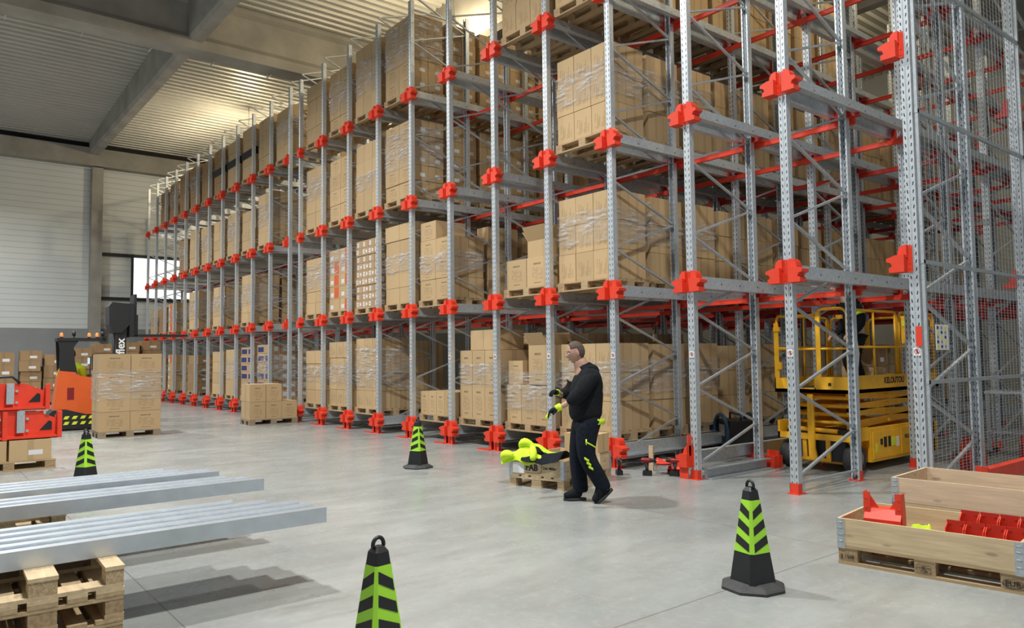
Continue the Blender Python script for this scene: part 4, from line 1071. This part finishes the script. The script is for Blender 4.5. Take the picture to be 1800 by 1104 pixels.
def head(parent, c, pitch=0.0, hair=True):
    """face looks towards +x"""
    h = bpy.data.objects.new('head_pose', None)
    def f(p):
        x, y, z = p
        if z < 0: k = 1+.22*z/.12*(1 if x < 0.02 else .35); y *= (1+.30*z/.12); x *= (1 if x > 0 else k)
        if x > .075 and z > 0: x = .075+(x-.075)*.6
        # brow, eye hollow, nose, lips, chin
        if x > .04:
            x += .022*math.exp(-((z+.020)/.016)**2-(y/.012)**2) + .012*math.exp(-((z-.002)/.03)**2-(y/.009)**2)
            x -= .010*math.exp(-((z-.012)/.014)**2-((abs(y)-.032)/.016)**2)
            x += .007*math.exp(-((z+.060)/.010)**2-(y/.026)**2) + .012*math.exp(-((z+.100)/.018)**2-(y/.024)**2)
            x += .006*math.exp(-((z-.035)/.010)**2-(abs(y)/.05)**2)
        return Vector((x, y, z))
    mt = Matrix.Translation(c) @ Matrix.Rotation(pitch, 4, 'Y')
    o = ellipsoid('head', 'skin', parent, (0, 0, 0), (.096, .077, .122), 36, f); o.data.transform(mt)
    for s in (-1, 1):
        e = ellipsoid('ear', 'skin', parent, (-.008, s*.077, -.008), (.018, .009, .032), 12); e.data.transform(mt)
        e = ellipsoid('eye', 'white', parent, (.082, s*.031, .010), (.010, .013, .009), 12); e.data.transform(mt)
        e = ellipsoid('iris', 'black', parent, (.089, s*.031, .010), (.005, .006, .006), 10); e.data.transform(mt)
        b = MB(); b.tube([(.088, s*.018, .032), (.089, s*.032, .036), (.080, s*.048, .030)], .0045, 6); e = b.build('eyebrow', 'hair', parent); e.data.transform(mt)
    b = MB(); b.tube([(.090, -.022, -.062), (.099, 0, -.060), (.090, .022, -.062)], .004, 6); e = b.build('mouth', 'drillred', parent); e.data.transform(mt)
    if hair:
        def g(p):
            if p.z < .03 and p.x > -.02: p = Vector((p.x*.8, p.y*.85, max(p.z, -.02)))
            if p.x > .062: p.x = .062
            return p
        e = ellipsoid('hair', 'hair', parent, (-.006, 0, .016), (.103, .081, .114), 26, g); e.data.transform(mt)
    bpy.data.objects.remove(h)
def hand(parent, wrist, d, up, m, name='glove', curl=.5, s=1.0):
    """palm + five fingers; d forward, up = back of the hand"""
    d = Vector(d).normalized(); up = Vector(up); up = (up-d*up.dot(d)).normalized(); sd = d.cross(up); w0 = Vector(wrist)
    N = []; E_ = []
    def P(a, b_, c_): return w0+d*a*s+sd*b_*s+up*c_*s
    def add(p, r): N.append((p.x, p.y, p.z, r*s)); return len(N)-1
    a = add(P(0, 0, 0), .028); c_ = add(P(.045, 0, 0), .034); e = add(P(.075, 0, 0), .032); E_ += [(a, c_), (c_, e)]
    lens = [.062, .074, .070, .055]
    for i, off in enumerate((-.030, -.010, .010, .030)):
        k = add(P(.090, off, 0), .0105); E_.append((e, k)); L = lens[i]; ang = curl*(.7+.12*i); pa = .090; pu = 0; prev = k
        for seg in range(3):
            pa += L/3*math.cos(ang); pu -= L/3*math.sin(ang); ang += curl*.75
            q_ = add(P(pa, off*1.08, pu), .0095-.001*seg); E_.append((prev, q_)); prev = q_
    k = add(P(.030, -.036, -.012), .013); E_.append((c_, k)); prev = k
    for (x_, y_, z_) in ((.055, -.055, -.022), (.080, -.058, -.032)):
        q_ = add(P(x_, y_, z_), .011); E_.append((prev, q_)); prev = q_
    return skin(name, N, E_, m, parent, 1)
def shoe(parent, ankle, yaw=0.0, pitch=0.0, label='shoe'):
    b = MB(); out = []
    for z_, sc_ in ((0, 1.0), (.022, 1.04), (.03, 1.0)):
        pts = []
        for i in range(20):
            t_ = 2*math.pi*i/20; x_ = .068+.128*math.cos(t_); wdt = .050 if x_ > .06 else .038
            pts.append((x_*1.0, wdt*math.sin(t_)*sc_, z_))
        b.v += pts
    for r_ in range(2):
        for i in range(20): b.face((r_*20+i, r_*20+(i+1) % 20, (r_+1)*20+(i+1) % 20, (r_+1)*20+i), True)
    b.face(range(20)[::-1]); b.face([40+i for i in range(20)])
    mt = Matrix.Translation(ankle) @ Matrix.Rotation(yaw, 4, 'Z') @ Matrix.Rotation(pitch, 4, 'Y') @ Matrix.Translation((0, 0, -.095))
    so = b.build('sole', 'charcoal', parent); so.data.transform(mt)
    o = skin('shoe', [(-.02, 0, .07, .062), (.03, 0, .09, .062), (.09, 0, .07, .060, .056), (.15, 0, .055, .056, .046), (.195, 0, .048, .040, .034), (.0, 0, .14, .064)], [(0, 1), (1, 2), (2, 3), (3, 4), (1, 5)], 'cloth_black', parent, 2)
    o.data.transform(mt)
    b = MB()
    for q_ in range(3): b.tube([(.06+.025*q_, -.02, .112-.012*q_), (.065+.025*q_, .0, .118-.012*q_), (.06+.025*q_, .02, .112-.012*q_)], .003, 5)
    l_ = b.build('laces', 'drillred', parent); l_.data.transform(mt)
    return so

# worker in the aisle. local +x = walking direction (left in the picture)
face = math.atan2(-rgt.y, -rgt.x)
t = thing('person', 'person in black hoodie and black work trousers walking left past the crate, gloved hand forward', 'person', (-6.04, -2.07, 0), face+R(6))
# body (skin): torso, neck, arms, legs as one continuous surface
N = [(0, 0, .95, .12, .10), (.0, 0, 1.12, .12, .10), (-.02, 0, 1.30, .12, .10), (-.01, 0, 1.42, .075), (.03, 0, 1.50, .085), (.07, 0, 1.58, .085),
     (-.02, .17, 1.40, .05), (.10, .23, 1.19, .04), (.22, .22, 1.10, .034), (.335, .20, 1.045, .027),
     (-.02, -.17, 1.40, .05), (.10, -.22, 1.19, .04), (.24, -.14, 1.17, .032), (.30, -.05, 1.20, .026),
     (.0, .09, .88, .08), (.03, .10, .50, .055), (-.20, .10, .17, .04), (.0, -.09, .88, .08), (.08, -.09, .50, .055), (.045, -.09, .11, .04)]
E_ = chain(0, 1, 2, 3, 4, 5)+chain(3, 6, 7, 8, 9)+chain(3, 10, 11, 12, 13)+chain(0, 14, 15, 16)+chain(0, 17, 18, 19)
skin('body', N, E_, 'skin', t, 2)
head(t, (.095, 0, 1.640), R(14))
hoodie = [(-.01, 0, .86, .205, .19), (.0, 0, 1.00, .225, .205), (-.015, 0, 1.16, .215, .205), (-.03, 0, 1.32, .195, .205), (-.015, 0, 1.44, .125, .13), (.015, 0, 1.535, .100, .095),
          (-.02, .185, 1.385, .110), (.05, .24, 1.26, .098), (.14, .245, 1.155, .086), (.245, .225, 1.09, .066),
          (-.02, -.185, 1.385, .108), (.06, -.235, 1.26, .094), (.15, -.21, 1.175, .082), (.25, -.12, 1.18, .062)]
skin('hoodie', hoodie, chain(0, 1, 2, 3, 4, 5)+chain(3, 6, 7, 8, 9)+chain(3, 10, 11, 12, 13), 'cloth_black', t, 2)
o = skin('hood', [(-.08, -.09, 1.45, .060), (-.115, 0, 1.465, .085), (-.08, .09, 1.45, .060), (.01, .11, 1.475, .045), (.01, -.11, 1.475, .045), (-.14, 0, 1.38, .070)], [(0, 1), (1, 2), (2, 3), (0, 4), (1, 5)], 'cloth_black', t, 2)
tr_ = [(-.01, 0, 1.00, .185, .18), (-.01, 0, .90, .195, .19), (-.005, .095, .82, .140), (.015, .10, .66, .122), (.02, .10, .50, .106), (-.08, .10, .34, .098), (-.17, .10, .18, .090), (-.185, .10, .13, .082),
       (.0, -.095, .82, .138), (.05, -.095, .66, .118), (.075, -.09, .50, .102), (.065, -.09, .30, .096), (.045, -.09, .12, .092), (.045, -.09, .085, .084)]
skin('trousers', tr_, [(0, 1)]+chain(1, 2, 3, 4, 5, 6, 7)+chain(1, 8, 9, 10, 11, 12, 13), 'cloth_navy', t, 2)
# hi-vis details
def patch(name, pts, m='hivis'):
    b = MB(); b.v = [tuple(p) for p in pts]; b.face(range(len(pts))); o = b.build(name, m, t); s = o.modifiers.new('s', 'SOLIDIFY'); s.thickness = .012; s.offset = 0; return o
def curved_patch(name, cx_, cz_, hw, hh, rad, y0, m='hivis', skew=0.0, ang0=0.0):
    b = MB(); n = 8
    for zi, zz in enumerate((cz_-hh, cz_+hh)):
        for i in range(n+1):
            a = ang0+(-hw+2*hw*i/n); b.v.append((cx_-rad*math.sin(a), y0+rad*math.cos(a), zz+skew*(i/n-.5)))
    for i in range(n): b.face((i, i+1, n+2+i, n+1+i), True)
    o = b.build(name, m, t); s = o.modifiers.new('s', 'SOLIDIFY'); s.thickness = .006; s.offset = 0; return o
curved_patch('waist_patch', -.015, .885, .42, .03, .200, 0, ang0=.85)
curved_patch('thigh_piping', .01, .64, .60, .008, .108, .10, skew=-.07, ang0=.35)
curved_patch('thigh_piping', .01, .675, .07, .030, .108, .10, skew=0, ang0=-.22)
for i_ in range(3): curved_patch('knee_patch', .02-.022*i_, .485-.045*i_, .26, .014, .096, .10, skew=-.03, ang0=-.1)
curved_patch('chest_logo', -.03, 1.33, .09, .013, .188, 0, 'white', .02, -.75)
# gloves, shoes
hand(t, (.345, .20, 1.04), (.9, 0, -.42), (.4, 0, .9), 'cloth_black', 'glove', .55)
b = MB(); b.tube([(.30, .207, 1.065), (.325, .203, 1.053), (.36, .20, 1.035)], [.037, .040, .036], 14); b.build('glove_cuff', 'hivis', t)
b = MB(); b.tube([(.43, .20, .985), (.455, .20, .95), (.458, .20, .925)], [.020, .018, .012], 10); b.tube([(.43, .175, .985), (.452, .172, .95), (.455, .172, .92)], [.016, .014, .010], 10); b.build('glove_fingertip', 'hivis', t)
hand(t, (.30, -.05, 1.20), (.6, .6, .1), (.2, -.2, .9), 'cloth_black', 'glove', .7)
b = MB(); b.tube([(.275, -.085, 1.19), (.30, -.05, 1.20), (.32, -.03, 1.20)], [.030, .036, .034], 12); b.build('glove_cuff', 'hivis', t)
shoe(t, (.045, -.09, .095), R(-4), 0)
shoe(t, (-.175, .10, .175), R(6), R(38))

# ---------------------------------------------------------------- scissor lift
RL = R(0); L0 = (-6.07, 1.80)
lf = thing('scissor_lift', 'yellow scissor lift parked between the first rack lines', 'scissor lift', (L0[0], L0[1], 0), RL)
LW, LL = 1.10, 2.55
def bx(name, m, *a):
    b = MB()
    for c in a: b.box(*c)
    return b.build(name, m, lf)
bx('chassis', 'yellow', (.13, LW-.13, .12, LL-.05, .10, .50), (.0, .05, .45, LL-.4, .12, .56), (LW-.05, LW, .45, LL-.1, .12, .58), (.0, LW, LL-.45, LL, .12, .56))
bx('chassis_front', 'yellow', (0, LW, -.02, .03, .42, .50), (.0, .03, -.02, .40, .42, .66), (LW-.03, LW, -.02, .40, .42, .60), (.36, .74, -.02, .10, .14, .18), (.36, .42, .0, .12, .14, .44), (.70, .76, .0, .12, .14, .44))
bx('front_recess', 'black', (.14, LW-.14, .03, .12, .14, .42), (.10, LW-.10, .05, .40, .50, .56))
for i_, (x_, y_) in enumerate(((.09, .16), (LW-.09, .16), (.09, LL-.35), (LW-.09, LL-.35))):
    b = MB(); b.lathe([(.10, -.075), (.18, -.075), (.19, -.06), (.19, .06), (.18, .075), (.10, .075)], 28, (x_, y_, .19), 'x'); wh = b.build('wheel', 'charcoal', lf)
    b = MB(); b.lathe([(.02, -.08), (.10, -.08), (.10, .08), (.02, .08)], 20, (x_, y_, .19), 'x'); b.build('hub', 'grey_sticker', wh)
bx('battery_door', 'yellow', (LW-.002, LW+.008, .50, 1.30, .16, .52)); bx('battery_door', 'yellow', (LW-.002, LW+.008, 1.34, 2.3, .16, .54))
bx('control_panel', 'black', (LW+.008, LW+.014, .70, .76, .34, .42), (LW+.008, LW+.014, .80, .88, .30, .44), (LW+.008, LW+.014, .93, 1.00, .30, .44))
bx('warning_label', 'yellow_sticker', (LW+.008, LW+.011, 1.03, 1.16, .30, .42), (LW+.008, LW+.011, .56, .62, .24, .36)); bx('data_label', 'white', (LW+.008, LW+.011, 1.18, 1.26, .28, .42))
SIDE = Matrix(((0, 0, 1, 0), (1, 0, 0, 0), (0, 1, 0, 0), (0, 0, 0, 1)))
text('rental_lettering', 'KELOUTOU', .07, 'black', lf, Matrix.Translation((LW+.009, 1.62, .40)) @ SIDE, .001, .003)
# scissor pack: stacked shallow beams
for i_ in range(4):
    z_ = .60+.115*i_
    for xs_ in (.17, LW-.20):
        b = MB(); s_ = .10 if i_ % 2 == 0 else -.10
        b.prism([(.20, z_-s_*.35), (LL-.30, z_+s_*.35), (LL-.30, z_+s_*.35+.10), (.20, z_-s_*.35+.10)], 'x', xs_, xs_+.035); b.build('scissor_arm', 'yellow', lf)
for i_ in range(4):
    z_ = .64+.115*i_; b = MB(); b.tube([(.12, .24, z_), (LW-.12, .24, z_)], .028, 10); b.build('cross_tube', 'yellow', lf); b = MB(); b.tube([(.12, LL*.5, z_), (LW-.12, LL*.5, z_)], .028, 10); b.build('cross_tube', 'yellow', lf)
b = MB(); b.tube([(.12, .06, .56), (LW-.25, .06, .54)], .032, 12); b.build('steering_cylinder', 'yellow', lf)
b = MB(); b.prism([(.48, 1.04), (.56, 1.04), (.57, .30), (.60, .18), (.54, .14), (.48, .20), (.47, .6)], 'y', -.05, -.02); b.build('entry_strut', 'yellow', lf)
# platform
PZ = 1.06
bx('platform', 'yellow', (0, LW, -.06, LL+.12, PZ, PZ+.05), (LW-.015, LW, -.06, LL+.12, PZ, PZ+.235), (0, .015, -.06, LL+.12, PZ, PZ+.2), (0, LW, LL+.10, LL+.12, PZ, PZ+.2), (.0, .22, -.06, -.04, PZ, PZ+.2), (.60, LW, -.06, -.04, PZ, PZ+.22), (.2, .62, -.06, -.04, PZ, PZ+.07))
bx('platform_deck', 'charcoal', (.016, LW-.016, -.035, LL+.09, PZ+.051, PZ+.056))
def rail_tube(name, pts, r=.019): b = MB(); b.tube(pts, r, 8); return b.build(name, 'yellow', lf)
TZ = PZ+1.10
def hoop(p, q_, z0_, z1_, name='guard_rail'):
    p = Vector((p[0], p[1], 0)); q_ = Vector((q_[0], q_[1], 0)); d = (q_-p).normalized(); r = .10; pts = [p+Vector((0, 0, z0_)), p+Vector((0, 0, z1_-r))]
    for i in range(1, 5): a = math.pi/2*i/4; pts.append(p+d*r*(1-math.cos(a))+Vector((0, 0, z1_-r+r*math.sin(a))))
    for i in range(0, 5): a = math.pi/2*i/4; pts.append(q_-d*r*(1-math.sin(a))+Vector((0, 0, z1_-r+r*math.cos(a))))
    pts.append(q_+Vector((0, 0, z0_))); return rail_tube(name, pts)
hoop((.03, -.03), (.03, LL*.55), PZ+.2, TZ-.02); hoop((.03, LL*.58), (.03, LL+.08), PZ+.2, TZ-.02)
hoop((LW-.03, .05), (LW-.03, LL*.55), PZ+.2, TZ+.02); hoop((LW-.03, LL*.58), (LW-.03, LL+.08), PZ+.2, TZ+.02)
hoop((.06, LL+.09), (LW-.06, LL+.09), PZ+.2, TZ)
hoop((.64, -.03), (LW-.03, -.03), PZ+.2, TZ+.04, 'entry_gate')
rail_tube('guard_rail', [(.05, -.03, TZ-.03), (.62, -.03, TZ-.03)])
for z_ in (PZ+.62,):
    rail_tube('mid_rail', [(.03, 0, z_), (.03, LL+.08, z_)], .014); rail_tube('mid_rail', [(LW-.03, 0, z_), (LW-.03, LL+.08, z_)], .016); rail_tube('mid_rail', [(.05, -.03, z_-.02), (LW-.05, -.03, z_-.02)], .015); rail_tube('mid_rail', [(.05, LL+.09, z_), (LW-.05, LL+.09, z_)], .014)
for y_ in (.7, 1.35, 2.0):
    rail_tube('rail_post', [(.03, y_, PZ+.2), (.03, y_, TZ-.03)], .014); rail_tube('rail_post', [(LW-.03, y_, PZ+.2), (LW-.03, y_, TZ+.0)], .016)
bx('post_plate', 'yellow', (.0, .07, -.055, -.045, PZ+.2, TZ-.12)); bx('post_plate', 'yellow', (.64, .70, -.055, -.045, PZ+.2, TZ))
bx('hinge_bracket', 'yellow', (.05, .11, -.07, -.03, PZ+.32, PZ+.42), (.0, .09, -.07, -.03, TZ-.24, TZ-.18), (LW-.16, LW-.08, -.07, -.03, TZ-.10, TZ-.05))
bx('control_box', 'yellow', (LW-.32, LW-.06, LL-.35, LL-.10, TZ-.42, TZ-.02)); bx('control_face', 'yellow_sticker', (LW-.30, LW-.14, LL-.36, LL-.35, TZ-.16, TZ-.08))
bx('anchor_point', 'black', (.80, .84, -.066, -.06, PZ+.10, PZ+.14))
text('rental_lettering', 'KELOUTOU', .115, 'black', lf, Matrix.Translation((LW+.001, 1.20, PZ+.15)) @ SIDE, .001, .004)
b = MB(); b.box(-.25, .25, -.18, .18, 0, .28); o = b.build('carton', 'cb_plain', None, (L0[0]+.62, L0[1]+1.30, PZ+.058), (0, 0, .1)); tag(o, 'plain carton riding on the scissor lift platform', 'carton')
b = MB(); b.box(-.25, .25, -.18, .18, 0, .26); o = b.build('carton', 'cb_brown', None, (L0[0]+.62, L0[1]+1.30, PZ+.058+.282), (0, 0, .05)); tag(o, 'brown carton on top of another on the lift platform', 'carton')
b = MB(); rgx = random.Random(4)
for q_ in range(7):
    x_ = rgx.uniform(-.025, .025); b.tube([(0, 0, .22), (x_*.6, rgx.uniform(-.02, .02), .10), (x_*1.3, rgx.uniform(-.03, .03), -.05), (x_*.8, rgx.uniform(-.02, .02), -.24-.1*rgx.random())], [.006, .013, .016, .006], 6)
o = b.build('plastic_strips', 'white', None, (L0[0]+LW+.02-.02, L0[1]+.12, PZ+.58)); tag(o, 'bundle of white plastic strips tied to the lift guard rail', 'plastic strips')
# worker on the lift, mostly hidden
t2 = thing('person', 'person in black jacket with yellow arm flash standing on the scissor lift platform', 'person', (L0[0]+.80, L0[1]+.72, PZ+.056), face+R(5))
N = [(0, 0, .80, .11), (.02, 0, 1.0, .11), (.10, 0, 1.18, .10), (.16, 0, 1.27, .05), (.19, 0, 1.33, .05), (.07, .17, 1.16, .05), (.02, .22, .90, .04), (.16, .22, .75, .034), (.07, -.17, 1.16, .05), (.02, -.22, .90, .04), (.16, -.22, .75, .034), (0, .09, .72, .075), (.08, .10, .40, .055), (-.02, .10, .09, .04), (0, -.09, .72, .075), (.08, -.10, .40, .055), (-.02, -.10, .09, .04)]
E_ = chain(0, 1, 2, 3, 4)+chain(2, 5, 6, 7)+chain(2, 8, 9, 10)+chain(0, 11, 12, 13)+chain(0, 14, 15, 16)
skin('body', N, E_, 'skin', t2, 2)
skin('jacket', [(n[0], n[1], n[2], n[3]+.035) for n in N[:4]]+[(N[5][0], N[5][1], N[5][2], .08), (*N[6][:3], .07), (*N[7][:3], .055), (N[8][0], N[8][1], N[8][2], .08), (*N[9][:3], .07), (*N[10][:3], .055)], chain(0, 1, 2, 3)+chain(2, 4, 5, 6)+chain(2, 7, 8, 9), 'cloth_black', t2, 2)
skin('trousers', [(0, 0, .80, .14), (0, .09, .70, .10), (.08, .10, .40, .08), (-.02, .10, .12, .065), (0, -.09, .70, .10), (.08, -.10, .40, .08), (-.02, -.10, .12, .065)], chain(0, 1, 2, 3)+chain(0, 4, 5, 6), 'cloth_black', t2, 2)
head(t2, (.24, 0, 1.43), R(15))
b = MB(); b.tube([(.045, .20, 1.055), (.035, .21, 1.02)], .082, 14); b.build('arm_flash', 'hivis', t2)
for s in (-1, 1): hand(t2, (.17, s*.22, .745), (.9, 0, -.3), (.3, 0, .9), 'skin', 'hand', .6)
shoe(t2, (-.02, .10, .095)); shoe(t2, (-.02, -.10, .095))

# ---------------------------------------------------------------- reach truck
TY = R(90-4)   # travels towards +y
tk = thing('reach_truck', 'orange reach truck with black mast carrying its forks raised towards the racking', 'reach truck', (-20.75, -4.55, 0), TY)
def tb(name, m, fn):
    b = MB(); fn(b); return b.build(name, m, tk)
# local x forward; y left. body from x=-.8 to .55
def bodyf(b):
    b.prism([(-.70, .38), (.42, .36), (.44, .60), (.50, 1.02), (.46, 1.12), (.30, 1.20), (-.20, 1.28), (-.26, 1.36), (-.58, 1.40), (-.64, .9)], 'y', -.48, .48)
tb('body', 'orange', bodyf)
tb('skirt', 'black', lambda b: b.prism([(-.78, .04), (.50, .04), (.50, .38), (.0, .36), (-.45, .50), (-.70, .48), (-.78, .40)], 'y', -.50, .50))
def stripes(b):
    for i in range(7):
        for r_ in range(2):
            x_ = -.66+i*.17; z_ = .14+.13*r_; b.prism([(x_, z_), (x_+.09, z_), (x_+.13, z_+.07), (x_+.04, z_+.07)], 'y', -.506, -.500)
tb('hazard_stripes', 'yellow_sticker', stripes)
tb('vent', 'drillred', lambda b: b.box(-.42, -.28, -.485, -.478, .72, 1.0))
tb('cab_pillar', 'black', lambda b: b.prism([(-.58, 1.36), (-.20, 1.27), (-.27, 1.60), (-.30, 1.95), (-.20, 2.10), (-.62, 2.12), (-.58, 1.9)], 'y', -.44, -.34))
tb('cab_pillar', 'black', lambda b: b.prism([(-.58, 1.30), (-.42, 1.30), (-.40, 2.12), (-.62, 2.12)], 'y', .34, .44))
tb('overhead_guard', 'black', lambda b: (b.box(-.64, .36, -.46, .46, 2.10, 2.17), b.box(.30, .38, -.46, .46, 2.08, 2.22)))
tb('console', 'black', lambda b: (b.box(.05, .46, -.40, .40, 1.12, 1.30), b.box(.18, .30, -.25, -.10, 1.30, 1.42)))
tb('display', 'screen', lambda b: b.box(.02, .05, -.30, -.06, 1.55, 1.70))
tb('display_housing', 'black', lambda b: (b.box(.05, .075, -.32, -.04, 1.53, 1.72), b.box(.06, .08, -.19, -.17, 1.3, 1.55)))
for x_, y_ in ((-.55, -.35), (.02, -.35), (.18, -.4)):
    tb('beacon', 'beacon', lambda b: b.lathe([(.032, 2.20), (.036, 2.23), (.03, 2.28), (.012, 2.295)], 12, (x_, y_, 0)))
    tb('beacon_stem', 'black', lambda b: b.lathe([(.03, 2.16), (.03, 2.20)], 8, (x_, y_, 0)))
for x_ in (-.3, .30): tb('work_light', 'black', lambda b: (b.lathe([(.05, -.04), (.06, .03)], 12, (x_, -.42, 2.27), 'x'), b.tube([(x_, -.42, 2.16), (x_, -.42, 2.24)], .012, 6)))
for x_, y_ in ((-.45, -.38), (-.45, .38), (1.35, -.48), (1.35, .48)):
    tb('wheel', 'charcoal', lambda b: b.lathe([(.15, -.06), (.16, 0), (.15, .06)], 18, (x_, y_, .16), 'y'))
tb('support_leg', 'black', lambda b: (b.box(.45, 1.5, -.56, -.42, .08, .26), b.box(.45, 1.5, .42, .56, .08, .26)))
ms = thing('x', '', 'x') if False else None
tb('mast', 'black', lambda b: (b.box(.60, .82, -.36, -.22, .12, 3.02), b.box(.60, .82, .22, .36, .12, 3.02), b.box(.63, .78, -.30, .30, 2.6, 2.9), b.box(.63, .78, -.22, .22, .3, 2.4)))
tb('mast_head', 'black', lambda b: b.prism([(.44, 2.50), (.52, 2.30), (.72, 2.30), (.88, 2.5), (.88, 3.02), (.50, 3.05), (.43, 2.95)], 'y', -.40, .40))
tb('fork_carriage', 'black', lambda b: (b.box(.88, .98, -.42, .42, 2.20, 3.02), b.box(.98, 1.04, -.36, .36, 2.25, 3.26), b.box(.84, .94, -.3, .3, 2.5, 2.9)))
for s in (-1, 1): tb('fork', 'black', lambda b: (b.box(1.04, 2.24, s*.26-.06, s*.26+.06, 2.22, 2.27), b.box(1.02, 1.08, s*.26-.06, s*.26+.06, 2.22, 2.75)))
tb('hydraulic_hose', 'charcoal', lambda b: b.tube([(.55, -.30, 1.2), (.55, -.30, 2.4)], .02, 8))
text('mast_lettering', 'reflex', .26, 'white', tk, Matrix.Translation((.70, -.365, 1.86)) @ Matrix.Rotation(R(90), 4, 'X') @ Matrix.Rotation(R(90), 4, 'Z'), .001, .006)
t3 = thing('person', 'person in fluorescent yellow jacket driving the orange reach truck', 'person', (-20.85, -4.84, .40), R(172))
N = [(0, 0, .80, .12), (.0, 0, 1.0, .11), (.0, 0, 1.12, .10), (.01, 0, 1.20, .05), (.02, 0, 1.26, .05), (.0, .17, 1.08, .05), (.06, .26, .86, .04), (.26, .24, .80, .034), (.0, -.17, 1.08, .05), (.06, -.27, .86, .04), (.28, -.26, .80, .034), (.0, .09, .74, .075), (.10, .10, .45, .055), (.0, .10, .10, .04), (0, -.09, .74, .075), (.10, -.10, .45, .055), (.0, -.10, .10, .04)]
skin('body', N, E_, 'skin', t3, 2)
skin('jacket', [(*N[0][:3], .16), (*N[1][:3], .155), (*N[2][:3], .14), (*N[3][:3], .07), (*N[5][:3], .085), (*N[6][:3], .075), (*N[7][:3], .055), (*N[8][:3], .085), (*N[9][:3], .08), (*N[10][:3], .055)], chain(0, 1, 2, 3)+chain(2, 4, 5, 6)+chain(2, 7, 8, 9), 'hivis', t3, 2)
skin('vest_front', [(*N[1][:3], .165), (*N[2][:3], .152)], [(0, 1)], 'cloth_black', t3, 2)
skin('trousers', [(0, 0, .80, .14), (0, .09, .70, .10), (.10, .10, .42, .08), (.0, .10, .12, .065), (0, -.09, .70, .10), (.10, -.10, .42, .08), (.0, -.10, .12, .065)], chain(0, 1, 2, 3)+chain(0, 4, 5, 6), 'cloth_navy', t3, 2)
head(t3, (.04, 0, 1.38), 0)
for s in (-1, 1): hand(t3, (.29, s*.25, .795), (.9, 0, -.2), (.2, 0, .95), 'cloth_black', 'glove', .6)
shoe(t3, (0, .10, .095)); shoe(t3, (0, -.10, .095))
